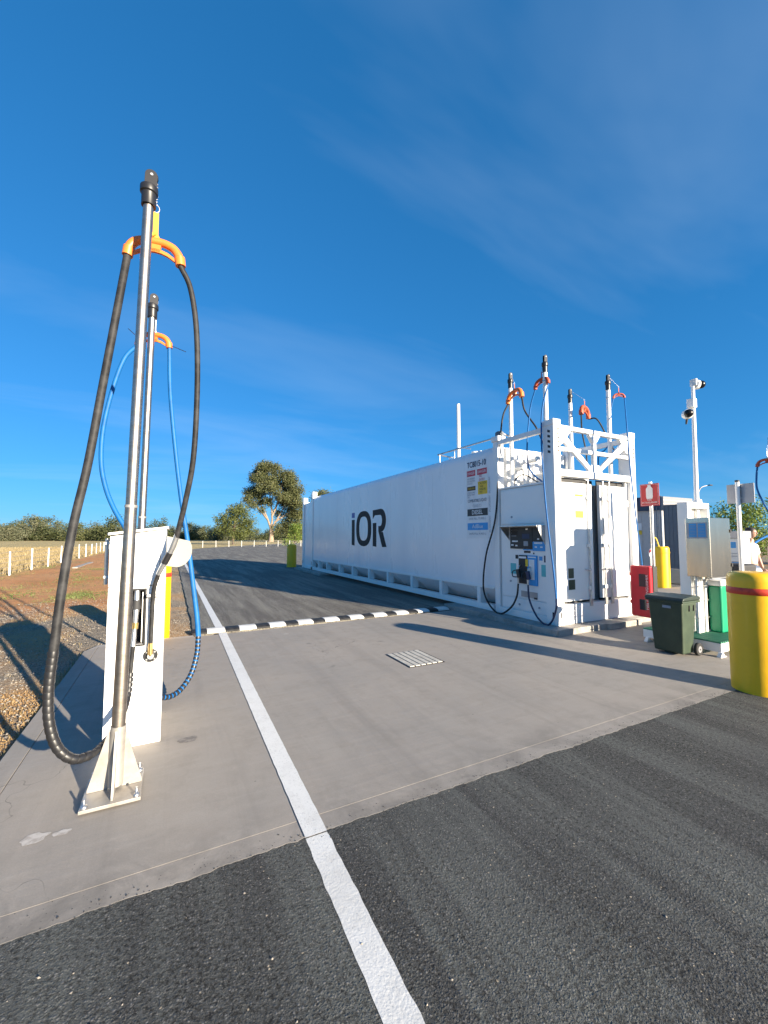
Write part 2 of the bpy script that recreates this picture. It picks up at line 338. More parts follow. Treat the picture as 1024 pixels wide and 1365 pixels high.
SET0 = {'ground','asphalt','slab_edge_strip','concrete_slab','slab_side_strip','slab_back_strip','lane_asphalt','white_line'}
class MB:
    def __init__(s, xf=ident): s.v = []; s.f = []; s.sm = []; s.xf = xf
    def add(s, vs, fs, smooth=False):
        b = len(s.v); s.v += [s.xf(tuple(v)) for v in vs]
        for f in fs: s.f.append([i + b for i in f]); s.sm.append(smooth)
        return s
    def box(s, a, b):
        (x0, y0, z0), (x1, y1, z1) = [min(p, q) for p, q in zip(a, b)], [max(p, q) for p, q in zip(a, b)]
        vs = [(x0,y0,z0),(x1,y0,z0),(x1,y1,z0),(x0,y1,z0),(x0,y0,z1),(x1,y0,z1),(x1,y1,z1),(x0,y1,z1)]
        return s.add(vs, [(0,3,2,1),(4,5,6,7),(0,1,5,4),(1,2,6,5),(2,3,7,6),(3,0,4,7)])
    def obox(s, c, size, mtx):
        vs = []
        for dz in (-.5, .5):
            for dx, dy in ((-.5,-.5),(.5,-.5),(.5,.5),(-.5,.5)):
                vs.append(tuple(Vector(c) + mtx @ Vector((dx*size[0], dy*size[1], dz*size[2]))))
        return s.add(vs, [(0,3,2,1),(4,5,6,7),(0,1,5,4),(1,2,6,5),(2,3,7,6),(3,0,4,7)])
    def bar(s, p0, p1, w, d, up=(0,0,1)):
        p0 = Vector(p0); p1 = Vector(p1); z = (p1 - p0); ln = z.length; z.normalize()
        x = z.cross(Vector(up))
        if x.length < 1e-4: x = z.cross(Vector((1,0,0)))
        x.normalize(); y = z.cross(x)
        mt = Matrix((x, y, z)).transposed()
        return s.obox((p0 + p1) / 2, (w, d, ln), mt)
    def prism(s, poly, axis, a, b):
        """poly of 2-D points; axis 0/1/2 extruded from a to b"""
        def P(u, w, t):
            return (t, u, w) if axis == 0 else (u, t, w) if axis == 1 else (u, w, t)
        n = len(poly); vs = [P(u, w, a) for u, w in poly] + [P(u, w, b) for u, w in poly]
        area = sum(poly[i][0]*poly[(i+1)%n][1] - poly[(i+1)%n][0]*poly[i][1] for i in range(n))
        fs = [tuple(range(n))[::-1], tuple(range(n, 2*n))] + [(i, (i+1)%n, n+(i+1)%n, n+i) for i in range(n)]
        flip = (area < 0) ^ (axis == 1) ^ (b < a)
        if flip: fs = [tuple(f[::-1]) for f in fs]
        return s.add(vs, fs)
    def tube(s, pts, r, n=10, smooth_pts=0, cap=True):
        pts = [Vector(p) for p in pts]
        if smooth_pts: pts = catmull(pts, smooth_pts)
        rs = r if hasattr(r, '__len__') else [r] * len(pts)
        if len(rs) != len(pts): rs = list(np.interp(np.linspace(0, 1, len(pts)), np.linspace(0, 1, len(rs)), rs))
        t0 = (pts[1] - pts[0]).normalized(); u = t0.cross(Vector((0, 0, 1)))
        if u.length < .05: u = t0.cross(Vector((1, 0, 0)))
        u.normalize(); vs = []
        for i, p in enumerate(pts):
            t = (pts[min(i+1, len(pts)-1)] - pts[max(i-1, 0)]).normalized()
            u = (u - t * u.dot(t)).normalized(); w = t.cross(u)
            for k in range(n):
                a = 2*math.pi*k/n; vs.append(tuple(p + (u*math.cos(a) + w*math.sin(a)) * rs[i]))
        fs = []
        for i in range(len(pts)-1):
            for k in range(n):
                fs.append((i*n+k, i*n+(k+1)%n, (i+1)*n+(k+1)%n, (i+1)*n+k))
        s.add(vs, fs, True)
        if cap:
            m = (len(pts)-1)*n
            s.add([vs[k] for k in range(n)], [tuple(range(n))[::-1]]); s.add([vs[m+k] for k in range(n)], [tuple(range(n))])
        return s
    def cyl(s, p0, p1, r0, r1=None, n=16): return s.tube([p0, p1], [r0, r1 if r1 is not None else r0], n)
    def lathe(s, prof, c, n=32, axis=2):
        vs = []
        for r, h in prof:
            for k in range(n):
                a = 2*math.pi*k/n; q = (r*math.cos(a), r*math.sin(a), h)
                if axis == 0: q = (q[2], q[0], q[1])
                if axis == 1: q = (q[1], q[2], q[0])
                vs.append((c[0]+q[0], c[1]+q[1], c[2]+q[2]))
        fs = []
        for i in range(len(prof)-1):
            for k in range(n): fs.append((i*n+k, i*n+(k+1)%n, (i+1)*n+(k+1)%n, (i+1)*n+k))
        s.add(vs, fs, True)
        m = (len(prof)-1)*n
        s.add(vs[:n], [tuple(range(n))[::-1]]); s.add(vs[m:], [tuple(range(n))])
        return s
    def ball(s, c, r, n=12):
        rr = r if hasattr(r, '__len__') else (r, r, r)
        vs = []; fs = []
        for i in range(n//2 + 1):
            th = math.pi*i/(n//2)
            for k in range(n):
                a = 2*math.pi*k/n
                vs.append((c[0]+rr[0]*math.sin(th)*math.cos(a), c[1]+rr[1]*math.sin(th)*math.sin(a), c[2]-rr[2]*math.cos(th)))
        for i in range(n//2):
            for k in range(n): fs.append((i*n+k, i*n+(k+1)%n, (i+1)*n+(k+1)%n, (i+1)*n+k))
        return s.add(vs, fs, True)
    def build(s, name, m, parent=None, bev=0, label=None, seg=2, mats=None, mi=None):
        org = Vector(ROOTS.get(parent.name, (0,0,0))) if parent else Vector((0,0,0))
        if parent is None and name in SET0: pass
        elif parent is None:
            vv = s.v; org = Vector((sum(v[0] for v in vv)/len(vv), sum(v[1] for v in vv)/len(vv), min(v[2] for v in vv)))
        me = bpy.data.meshes.new(name)
        me.from_pydata([(v[0]-org[0], v[1]-org[1], v[2]-org[2]) for v in s.v], [], s.f)
        me.polygons.foreach_set('use_smooth', s.sm)
        for x in (mats or [m]): me.materials.append(x)
        if mi is not None: me.polygons.foreach_set('material_index', mi)
        me.update()
        o = bpy.data.objects.new(name, me); S.collection.objects.link(o)
        if parent: o.parent = parent
        else: o.location = org
        ROOTS[o.name] = tuple(org)
        if bev:
            b = o.modifiers.new('bevel', 'BEVEL'); b.width = bev; b.segments = seg; b.limit_method = 'ANGLE'; b.angle_limit = R(40); b.use_clamp_overlap = True
        if label: o['label'] = label
        return o

def catmull(pts, k):
    P = [pts[0]*2 - pts[1]] + pts + [pts[-1]*2 - pts[-2]]; out = []
    for i in range(1, len(P)-2):
        for j in range(k):
            t = j/k; a, b, c, d = P[i-1], P[i], P[i+1], P[i+2]
            out.append(.5*((2*b) + (c-a)*t + (2*a-5*b+4*c-d)*t*t + (3*b-a-3*c+d)*t**3))
    out.append(P[-2]); return out

def tag(o, label=None, cat=None, group=None, kind=None):
    if label: o['label'] = label
    if cat: o['category'] = cat
    if group: o['group'] = group
    if kind: o['kind'] = kind
    return o
def thing(name, loc, label, cat, group=None):
    o = bpy.data.objects.new(name, None); S.collection.objects.link(o); o.location = loc; o.empty_display_size = .2
    ROOTS[o.name] = tuple(loc); return tag(o, label, cat, group)
def kids(o): return [c for c in bpy.data.objects if c.parent == o]
def copy_tree(o, parent=None):
    c = o.copy(); S.collection.objects.link(c); c.parent = parent
    for ch in kids(o): copy_tree(ch, c)
    return c

def text(name, body, h, origin, right, up, m, parent, width=None, ext=.0012, bold=0, align='CENTER'):
    cu = bpy.data.curves.new(name, 'FONT'); cu.body = body; cu.size = 1; cu.extrude = 0; cu.offset = bold; cu.align_x = 'LEFT'
    cu.resolution_u = 3
    to = bpy.data.objects.new('tmp', cu); S.collection.objects.link(to)
    me = bpy.data.meshes.new_from_object(to.evaluated_get(bpy.context.evaluated_depsgraph_get()))
    bpy.data.objects.remove(to); bpy.data.curves.remove(cu)
    co = np.array([v.co[:] for v in me.vertices])
    x0, x1 = co[:,0].min(), co[:,0].max(); y0, y1 = co[:,1].min(), co[:,1].max()
    sy = h/(y1-y0); sx = width/(x1-x0) if width else sy
    org = Vector(ROOTS.get(parent.name, (0,0,0))); rt = Vector(right); u = Vector(up); nrm = rt.cross(u)
    off = {'CENTER': (x0+x1)/2, 'LEFT': x0}[align]
    for v in me.vertices:
        v.co = Vector(origin) + rt*((v.co[0]-off)*sx) + u*((v.co[1]-y0)*sy) + nrm*ext - org
    me.materials.append(m)
    o = bpy.data.objects.new(name, me); S.collection.objects.link(o); o.parent = parent; ROOTS[o.name] = tuple(org)
    return o

# ================================================================== SETTING
# terrain: one sheet, fine near the place, coarse to the horizon
xs = sorted(set([-3000,-1200,-500,-250,-120,-70,-45,-30,-22,-16,-12,-10] + list(np.round(np.arange(-9, .6, .3), 2)) + [1,3,8,15,25,40,70,120,250,500,1200,3000]))
ys = sorted(set([-400,-100,-30,-8,-2,0] + list(np.round(np.arange(1, 30, .35), 2)) + list(np.round(np.arange(30, 60, 1.2), 2)) + [65,75,90,120,170,250,400,800,1500,3500]))
tv = []; tf = []
for y in ys:
    for x in xs:
        z = -.06
        if x < -1.15 and -40 < x and 0 < y < 100:
            e = min(1, (-1.15-x)/.8)
            z += e*(.05*mnoise.noise(Vector((x*.9, y*.5, 0))) + .03*mnoise.noise(Vector((x*3, y*2, 3))))
            if y < 13 and x > -4: z += .02*e
        if -1.15 <= x < .4 and y > 7.9: z = -.035
        if x > .4 and y > 0: z = -.09
        if y > 100 or x < -45: z += .4*mnoise.noise(Vector((x*.006, y*.006, 0)))
        tv.append((x, y, z))
nx = len(xs)
for j in range(len(ys)-1):
    for i in range(nx-1): tf.append((j*nx+i, j*nx+i+1, (j+1)*nx+i+1, (j+1)*nx+i))
g = MB().add(tv, tf, True).build('ground', M['terrain']); tag(g, kind='structure')

def wobble_line(p0, p1, n, amp, seed):
    out = []
    for i in range(n+1):
        t = i/n; x = p0[0]+(p1[0]-p0[0])*t; y = p0[1]+(p1[1]-p0[1])*t
        w = amp*mnoise.noise(Vector((x*4, y*4, seed))) + amp*.6*mnoise.noise(Vector((x*21, y*21, seed))) + amp*.45*mnoise.noise(Vector((x*70, y*70, seed)))
        out.append((x, y+w))
    return out
# near asphalt
tag(MB().prism([(-14,-14),(30,-14),(30,2.33)] + [(-14,2.33)], 2, -.12, -.0008).build('asphalt', M['asphalt']), kind='structure')
# concrete slab: front strip, main slab, left strip
front = wobble_line((-1.05,2.30),(16,2.37), 900, .014, 1)
tag(MB().prism(front + [(16,2.523),(-1.05,2.449)], 2, -.13, 0).build('slab_edge_strip', M['concrete'], bev=.0015), kind='structure')
tag(MB().prism([(-.93,2.4515),(16,2.5255),(16,7.86),(-.93,7.60)], 2, -.13, .0004).build('concrete_slab', M['concrete'], bev=.0015), kind='structure')
tag(MB().prism([(-1.08,2.45),(-.936,2.45),(-.936,7.60),(-1.08,7.42)], 2, -.13, -0.001).build('slab_side_strip', M['concrete'], bev=.004), kind='structure')
tag(MB().prism([(-1.08,7.42),(-.936,7.604),(.38,7.625),(.38,7.78),(-.95,7.74)], 2, -.13, -.004).build('slab_back_strip', M['concrete_edge'], bev=.008), kind='structure')
# lane asphalt
lane = [(.40,7.84)]
for i in range(90):
    y = 8 + i*.5; lane.append((.40 + .05*mnoise.noise(Vector((0, y*1.5, 9))) + .03*mnoise.noise(Vector((3, y*6, 9))), y))
lane += [(.7,55),(1.6,60),(3.4,66),(6.5,73),(12,84),(20,98),(30,116),(42,138),(60,150),(60,60),(27,30),(27,8.5),(27,2.5),(16.02,2.5),(16.02,7.88),(6,7.87)]
tag(MB().prism(lane, 2, -.10, -.014).build('lane_asphalt', M['lane']), kind='structure')
# white line: over asphalt, slab and lane
def strip(pts_l, pts_r, z, name):
    n = len(pts_l); vs = [(*p, z) for p in pts_l] + [(*p, z) for p in pts_r]
    fs = [(i, n+i, n+i+1, i+1) for i in range(n-1)]
    return MB().add(vs, fs).build(name, M['line'])
def edge(x0, x1, y0, y1, n, amp, sd):
    return [(x0+(x1-x0)*i/n + amp*mnoise.noise(Vector((sd, (y0+(y1-y0)*i/n)*11, 0))), y0+(y1-y0)*i/n) for i in range(n+1)]
tag(strip(edge(.655,.70,-1,2.30,120,.006,1), edge(.785,.825,-1,2.30,120,.006,5), 0.0004, 'white_line'), kind='structure')
tag(strip(edge(.70,.765,2.302,7.70,160,.003,2), edge(.825,.895,2.302,7.70,160,.003,6), .005, 'white_line'), kind='structure')
tag(strip(edge(.765,.73,8.06,56,200,.006,3), edge(.895,.86,8.06,56,200,.006,7), -.009, 'white_line'), kind='structure')

# plinth under the container
b = MB(); b.box((5.72,4.86,-.1),(7.0,8.05,.10))
tag(b.build('plinth', M['concrete_edge'], bev=.012), kind='structure')
tag(MB().box((7.006,4.80,-.1),(7.95,8.05,.102)).build('plinth', M['concrete_edge'], bev=.012), kind='structure')
tag(MB().box((7.956,4.92,-.1),(8.75,8.05,.10)).build('plinth', M['concrete_edge'], bev=.012), kind='structure')
tag(MB().box((5.72,17.2,-.1),(8.75,21.3,.085)).build('far_plinth', M['concrete_edge'], bev=.012), kind='structure')

# ------------------------------------------------------------------ speed hump
hp = thing('speed_hump', (.42, 7.98, 0), 'black and white striped rubber speed hump across the lane at the slab edge', 'speed hump')
x = .36; k = 0
while x < 5.70:
    w = .235 if k % 2 == 0 else .30
    prof = []
    for i in range(9):
        a = math.pi*i/8; prof.append((7.98 - .165*math.cos(a), -.01 + .052*math.sin(a)**.8))
    mb = MB().prism([(p[0], p[1]) for p in prof], 0, x+.003, x+w-.003)
    mb.build('segment', M['black_rubber'] if k % 2 == 0 else M['line'], hp, bev=.003, label='black segment of the speed hump' if k % 2 == 0 else 'white segment of the speed hump')
    x += w; k += 1

def blot(name, c, rx, ry, m, seed, z=.0022):
    pts = []
    for i in range(26):
        a = 2*math.pi*i/26; k_ = 1 + .45*mnoise.noise(Vector((math.cos(a)*1.7, math.sin(a)*1.7, seed)))
        pts.append((c[0]+rx*k_*math.cos(a), c[1]+ry*k_*math.sin(a), z))
    return MB().add(pts, [tuple(range(26))]).build(name, m)
tag(blot('oil_stain', (.17,3.82), .075, .05, M['stain'], 1), 'dark damp oil stain on the slab right of the cabinet', 'stain')
tag(blot('cement_splash', (-.62,2.98), .06, .045, M['splash'], 2), 'larger pale cement splash on the slab left of the pole base', 'stain')
tag(blot('cement_splash', (-.50,2.97), .045, .022, M['splash'], 3), 'narrow pale cement splash nearest the pole base plate', 'stain')

# drain grate
dg = thing('drain_grate', (2.98, 4.92, .002), 'small pale slatted drain grate set in the concrete slab', 'grate')
q0 = Vector((2.758, 5.177, 0.000)); qx = Vector((.505,.0,0)); qy = Vector((0,-.62,0)); q0 = Vector((2.74,5.22,0))
fr = MB(); fr.box((q0.x-.02,q0.y-.64,-.02),(q0.x+.53,q0.y+.02,.004)); fr.build('grate_frame', M['dark'], dg)
for i in range(6):
    x0 = q0.x + i*.086
    MB().box((x0, q0.y-.62, .0), (x0+.068, q0.y, .013)).build('slat', M['grate_grey'], dg, bev=.002)

# ------------------------------------------------------------------ gravel, pebbles, grass (stuff)
def stones(name, n, sampler, r0, r1, m, z=lambda x, y: 0):
    base = np.array([(1,0,0),(-1,0,0),(0,1,0),(0,-1,0),(0,0,1),(0,0,-.6)], float)
    fc = np.array([(0,2,4),(2,1,4),(1,3,4),(3,0,4),(2,0,5),(1,2,5),(3,1,5),(0,3,5)])
    V = []; F = []
    for i in range(n):
        x, y = sampler(); r = r0 + (r1-r0)*random.random()**2.2
        a = random.random()*6.28; c, s_ = math.cos(a), math.sin(a)
        sc = np.array([r*random.uniform(.7,1.3), r*random.uniform(.7,1.2), r*random.uniform(.45,.8)])
        p = base*sc*(1+rng.uniform(-.25,.25,(6,1)))
        q = p.copy(); q[:,0] = p[:,0]*c - p[:,1]*s_; q[:,1] = p[:,0]*s_ + p[:,1]*c
        q += (x, y, z(x, y)+r*.25); V.append(q); F.append(fc + 6*i)
    V = np.concatenate(V); F = np.concatenate(F)
    mb = MB(); mb.v = [tuple(v) for v in V]; mb.f = [list(map(int, f)) for f in F]; mb.sm = [False]*len(mb.f)
    return mb.build(name, m)
def gs():
    while True:
        y = 3.0 + 10.5*random.random()**1.4; x = -1.12 - (1.2+y*.28)*random.random()**.8
        return x, y
zt = lambda x, y: -.05 + .02
tag(stones('gravel', 22000, gs, .004, .017, M['stone'], zt), 'loose grey gravel beside the concrete slab', kind='stuff')
tag(stones('gravel', 7000, lambda: (random.uniform(-1.0,.38), 7.85+22*random.random()**1.6), .005, .014, M['stone'], lambda x, y: -.036), 'fine gravel strip between the slab, bollard and lane', kind='stuff')
tag(stones('loose_chips', 160, lambda: (random.uniform(-2.5,5), random.uniform(.6,2.2)), .003, .008, M['stone'], lambda x, y: -.001), 'loose pale chips on the near asphalt', kind='stuff')

tag(stones('joint_crumbs', 900, lambda: (random.uniform(-1,9), 2.335+random.gauss(0,.035)), .002, .006, M['crumb'], lambda x, y: -.0005), 'dark asphalt crumbs strewn along the slab joint', kind='stuff')
def blades(name, n, sampler, h0, h1, m, z, w=.012):
    V = []; F = []; k = 0
    for i in range(n):
        x, y = sampler()
        for j in range(4):
            a = random.random()*6.28; h = random.uniform(h0,h1); ln = random.uniform(.1,.6)*h
            px, py = x+random.uniform(-.05,.05), y+random.uniform(-.05,.05)
            ww = w*random.uniform(.6,1.4); dx, dy = -math.sin(a)*ww, math.cos(a)*ww
            zz = z(px, py)
            V += [(px-dx,py-dy,zz),(px+dx,py+dy,zz),(px+math.cos(a)*ln,py+math.sin(a)*ln,zz+h)]
            F.append((k,k+1,k+2)); k += 3
    mb = MB().add(V, F); return mb.build(name, m)
def gfield():
    y = 16 + 70*random.random()**1.2; x = -6.55 - (2+y*.55)*random.random()
    return x, y
tag(blades('dry_grass', 26000, gfield, .08, .30, M['dry_blade'], lambda x, y: -.06, .02), 'dry golden grass in the paddock behind the wire fence', kind='stuff')
def gweed():
    c = random.choice([(-4.2,17,1.0,3.2),(-3.0,21,.9,4),(-2.4,15,.6,1.6),(-6.2,26,.4,9),(-3.6,27,1.2,4),(-6.3,17,.5,5)])
    return random.gauss(c[0],c[2]*.55), random.gauss(c[1],c[3]*.5)
tag(blades('weeds', 3200, gweed, .01, .045, M['weed'], lambda x, y: -.07, .012), 'low green weeds on the orange dirt verge', kind='stuff')
def gstraw(): return random.uniform(-1.75,-1.1), random.uniform(3.2,5.9)
def gtuft():
    if random.random() < .6: return random.uniform(-3.6,-1.2), random.uniform(4,12)
    return -1.02-abs(random.gauss(0,.06)), random.uniform(3,7.4)
tag(blades('dry_tufts', 700, gtuft, .01, .05, M['dry_blade'], lambda x, y: -.05, .006), 'small dry tufts growing along the slab edge and gravel', kind='stuff')
tag(blades('straw', 1500, gstraw, .004, .022, M['straw'], lambda x, y: -.04, .006), 'straw scattered on the dirt at the slab corner', kind='stuff')
# pale strip lying in the dirt
tag(MB().prism([(-4.78,28.0),(-4.55,28.1),(-4.60,33.6),(-4.82,33.5)], 2, -.06, .0).build('concrete_strip', M['concrete_edge']), 'pale concrete strip lying in the orange dirt', 'strip')

# ------------------------------------------------------------------ fences
def fence(name, pts, label, h=1.05, wires=5):
    t = thing(name, (*pts[0], -.06), label, 'fence')
    first = None
    for i, (x, y) in enumerate(pts):
        if first is None:
            first = MB().cyl((x,y,-.06),(x,y,h), .036, n=8).build('post', M['white_dirty'], t)
        else:
            c = first.copy(); S.collection.objects.link(c); c.parent = t; c.location = (x-pts[0][0], y-pts[0][1], random.uniform(-.04,.03))
            c.rotation_euler = (random.uniform(-.02,.02), random.uniform(-.02,.02), 0)
    for k in range(wires):
        mb = MB(); z = .12 + (h-.2)*k/(wires-1)
        mb.tube([(x,y,z) for x, y in pts], .006, 4); mb.build('wire', M['galv'], t)
    return t
fence('wire_fence', [(-6.35-.004*i*i, 17.4+3.35*i) for i in range(18)], 'white posted wire fence running along the orange dirt verge')
def D(px, d): return px
fence('wire_fence', [(-7.6+2.05*i, 76.5-.22*i+ .004*i*i) for i in range(44)], 'white posted wire fence crossing in front of the far gum trees')

# ------------------------------------------------------------------ trees
def leaf_cloud(clumps, n, size, out=None):
    """clumps: list of (centre, radii). quads scattered in small tufts over each clump"""
    V = []; w = np.array([c[1][0]*c[1][1]*c[1][2] for c in clumps])**.75; w /= w.sum()
    cnt = rng.multinomial(n, w)
    for (c, rr), k in zip(clumps, cnt):
        if k == 0: continue
        nt = max(1, k//14)
        d = rng.normal(size=(nt,3)); d /= np.linalg.norm(d, axis=1)[:,None]
        tu = d * (rng.random((nt,1))**.42) * np.array(rr)
        idx = rng.integers(0, nt, k)
        p = np.array(c) + tu[idx] + rng.normal(size=(k,3))*size*1.7
        a = rng.normal(size=(k,3)); a /= np.linalg.norm(a, axis=1)[:,None]
        b = rng.normal(size=(k,3)); b -= a*(a*b).sum(1)[:,None]; b /= np.linalg.norm(b, axis=1)[:,None]
        s1 = size*rng.uniform(.5,1.2,(k,1)); s2 = size*rng.uniform(.22,.55,(k,1))
        V.append(np.stack([p-a*s1, p-b*s2, p+a*s1, p+b*s2], 1).reshape(-1,3))
    V = np.concatenate(V); m = len(V)//4
    mb = MB(); mb.v = [tuple(x) for x in V.tolist()]; mb.f = [[4*i,4*i+1,4*i+2,4*i+3] for i in range(m)]; mb.sm = [False]*m
    return mb
def make_tree(name, loc, label, cat, h, w, trunk_h, n, size, lm, bm, group=None, nclump=16, seed=0, pts=None, trunk_r=None, forks=3, clear=.25):
    st = random.getstate(); random.seed(seed)
    t = thing(name, loc, label, cat, group)
    x, y, z = loc; r = trunk_r or h*.022
    tb = MB(); tb.tube([(x,y,z-.1),(x+.02*h*random.uniform(-1,1),y,z+trunk_h*.6),(x,y,z+trunk_h)], [r*1.3, r, r*.75], 8, 3)
    cl = []
    if pts: cl = [((x+a,y+b,z+c),(d,e,f)) for a,b,c,d,e,f in pts]
    else:
        for i in range(nclump):
            a = random.random()*6.28; q = random.random()**.6; zz = random.random()
            rad = w*.5*(.35+.65*math.sin(math.pi*min(1,.15+zz*.85)))*.8
            cr_ = w*random.uniform(.13,.24)
            cl.append(((x+math.cos(a)*q*rad, y+math.sin(a)*q*rad, z+h*(clear+.05)+(h*(1-clear-.05)-cr_)*zz), (cr_*1.15,cr_*1.15,cr_*.85)))
    for i in range(min(len(cl), 4+forks*2)):
        c = cl[i][0]; m1 = ((x*2+c[0])/3, (y*2+c[1])/3, (z+trunk_h*1.3+c[2])/2.2 if c[2] > z+trunk_h else z+trunk_h*.9)
        tb.tube([(x,y,z+trunk_h*.75), m1, c], [r*.6, r*.4, r*.12], 6, 3)
    tb.build('trunk', bm, t)
    leaf_cloud(cl, n, size).build('crown', lm, t)
    random.setstate(st); return t

# the big gum
gx, gy = 32.1, 152.0
P = []   # clumps given in view-plane offsets: right vector of the view and height
rv = (math.cos(R(27.2)), -math.sin(R(27.2)))
def clump(u, zz, ru, rz, dep=0): P.append((rv[0]*u+dep*.45, rv[1]*u+dep*.9, zz, ru, ru*.9, rz))
for u, zz, ru, rz in [(-5.5,26.5,3.2,2.3),(-2.2,27.6,3.0,1.8),(1.2,26.5,2.8,2.2),(-7.2,23.5,2.4,2.2),(-3.4,23,3.3,2.4),(.8,22.6,2.8,2.4),(4.6,24.6,3.2,2.4),(7.4,22,3.0,2.4),
                      (-9.2,18.6,2.4,2.2),(-6.2,19.6,2.6,2.0),(-2.6,18.8,2.6,2.2),(1.8,18.2,2.6,2.2),(6.0,18.6,2.8,2.4),(9.6,18.4,2.8,2.8),
                      (-8.2,15.4,2.2,1.6),(-4.2,14.8,2.2,1.8),(-.4,14.4,2.2,1.6),(3.8,14.2,2.6,2.0),(8.2,14.2,2.8,2.6),(10.8,13.4,2.2,2.8),
                      (2.0,10.4,1.8,1.4),(6.4,10.4,2.8,2.2),(9.6,9.4,2.8,2.6),(5.4,6.6,2.6,2.2),(3.0,4.4,2.2,1.8),(7.2,3.6,3.0,2.0),(11,3.0,2.6,2.0),(-6.4,13,1.8,1.4),(0,20.6,3,2),(4.2,21,3,2.2),(-5,17,2.6,1.8),(2.5,16,2.6,1.8),(6.2,15.8,2.8,2.0),(9.4,5.4,3.0,2.6),(-2.8,11.2,1.4,1.0),(11.5,10.2,2.2,2.8)]:
    clump(u, zz, ru*1.0, rz*1.0, random.uniform(-4.5,4.5))
t = thing('gum_tree', (gx,gy,0), 'tall gum tree with pale forked trunk behind the far fence', 'tree')
tb = MB(); bx, by = gx, gy
def up(u, zz): return (gx+rv[0]*u, gy+rv[1]*u, zz)
tb.tube([up(0,-.5), up(.2,2), up(.1,4.6)], [1.15,.8,.75], 9, 3)
for br in [[(.1,4.4),(2.4,8.6),(4.6,13),(6.8,20)],[(.1,4.2),(-1.6,9),(-4.2,15),(-5.5,25)],[(.1,4.6),(.3,10),(-.8,18),(-1.8,26)],[(1.2,7),(4.5,9.3),(8.5,12.5),(9.6,18)],[(-1.2,8),(-4.5,12),(-8.6,17.5)],[(.2,9),(2.2,14),(3.6,20),(4.4,24)]]:
    tb.tube([up(*q) for q in br], [.42,.09], 7, 4)
tb.build('trunk', M['bark'], t)
leaf_cloud([((gx+a,gy+b_,c),(d,e,f)) for a,b_,c,d,e,f in P], 52000, .33).build('crown', M['leaf_gum'], t)

make_tree('gum_tree', (13.2,104.5,0), 'small rounded green tree left of the tall gum tree', 'tree', 10.2, 10.2, 3.2, 9000, .24, M['leaf_green'], M['bark_dark'], seed=3, nclump=26, clear=.16)
make_tree('gum_tree', (50.7,153.8,-1), 'dark crowned gum tree just left above the tank roof end', 'tree', 22, 15, 9, 7000, .36, M['leaf_gum'], M['bark_dark'], seed=5, nclump=16, clear=.45)
make_tree('gum_tree', (88.6,201.8,-1), 'distant gum tree top peeking over the white tank roof', 'tree', 31, 11, 12, 3000, .42, M['leaf_gum'], M['bark_dark'], seed=6, nclump=10, clear=.5)
make_tree('shrub', (21.075, 78.345, -0.000), 'bright green shrub between the gum tree and the tank end', 'shrub', 4.6, 4.4, .5, 3000, .16, M['leaf_fresh'], M['bark_dark'], seed=9, nclump=14, clear=.0)

# tree line: distinct crowns on the far side of the paddock
base = {}
kinds = [('leaf_dark', 11, 12, 61), ('leaf_grey', 10, 13, 62), ('leaf_grey', 9, 11, 63), ('leaf_gum', 12, 11, 64), ('leaf_dark', 8, 12, 65)]
def polar(px, d):     # bearing given by picture column, distance in metres
    a = math.atan((px-512)/550.) + R(27.23); q = d/math.cos(a-R(27.23)); return (math.sin(a)*q, math.cos(a)*q)
line = []
for i, px in enumerate(np.linspace(-60, 262, 44)):
    d = 168 + 40*random.random() + (30 if px > 190 else 0); sc = random.uniform(.75,1.15)
    if px < 40: sc *= 1.0
    if 60 < px < 130: sc *= .92
    if px > 150: sc *= .80
    line.append((px+random.uniform(-4,4), d, sc))
for px in (214,): line.append((px, 175, 1.0))
for px in np.linspace(246, 300, 7): line.append((px, random.uniform(190,230), random.uniform(.7,1.0)))
for px in np.linspace(318, 420, 9): line.append((px, random.uniform(230,270), random.uniform(.7,.9)))
for i, (px, d, sc) in enumerate(line):
    k = random.randrange(5); x, y = polar(px, d)
    if k not in base:
        lm, h, w, sd = kinds[k]
        o = make_tree('paddock_tree', (x,y,-.3), 'x', 'tree', h, w, h*.25, 2600, .42, M[lm], M['bark_dark'], 'trees lining the far side of the paddock', nclump=16, seed=sd, clear=.02); base[k] = o
    else: o = copy_tree(base[k]); o.location = (x,y,-.3)
    o.rotation_euler.z = random.random()*6.28; o.scale = (sc*random.uniform(.95,1.35), sc*1.1, sc*random.uniform(.85,1.12))
    o['label'] = 'dark tree seen between the cabinet and the black hose in the far tree line' if px == 214 else 'tree in the far tree line across the dry paddock'
# undergrowth closing the line
clm = []
for i, px in enumerate(np.linspace(-80, 440, 90)):
    x, y = polar(px, 215+random.uniform(-8,8)); clm.append(((x,y,1.8),(4.5,3,2.6)))
o = leaf_cloud(clm, 16000, .5).build('far_scrub', M['leaf_dark']); tag(o, 'low dark scrub under the far tree line', kind='stuff')

# young tree at the right
make_tree('young_tree', (31.5,12.6,-.06), 'young leafy green tree at the right behind the yard', 'tree', 4.55, 5.2, 1.3, 5200, .10, M['leaf_fresh'], M['bark_dark'], seed=12, nclump=26, clear=.2)
make_tree('young_tree', (36.5,10.5,-.06), 'second leafy tree behind the young tree at the right edge', 'tree', 4.3, 5.5, 1.3, 3500, .12, M['leaf_green'], M['bark_dark'], seed=14, nclump=20, clear=.15)

# ================================================================== CONTAINER
CO = (6.07, 5.12, .1)
ct = thing('fuel_container', CO, 'long white self contained fuel tank container with black logo and hose poles', 'fuel tank')
def cb_(name, parts, m='white', bev=.006, parent=None, label=None):
    mb = MB(cs)
    for a, b in parts: mb.box(a, b)
    return mb.build(name, M[m], parent or ct, bev=bev, label=label)
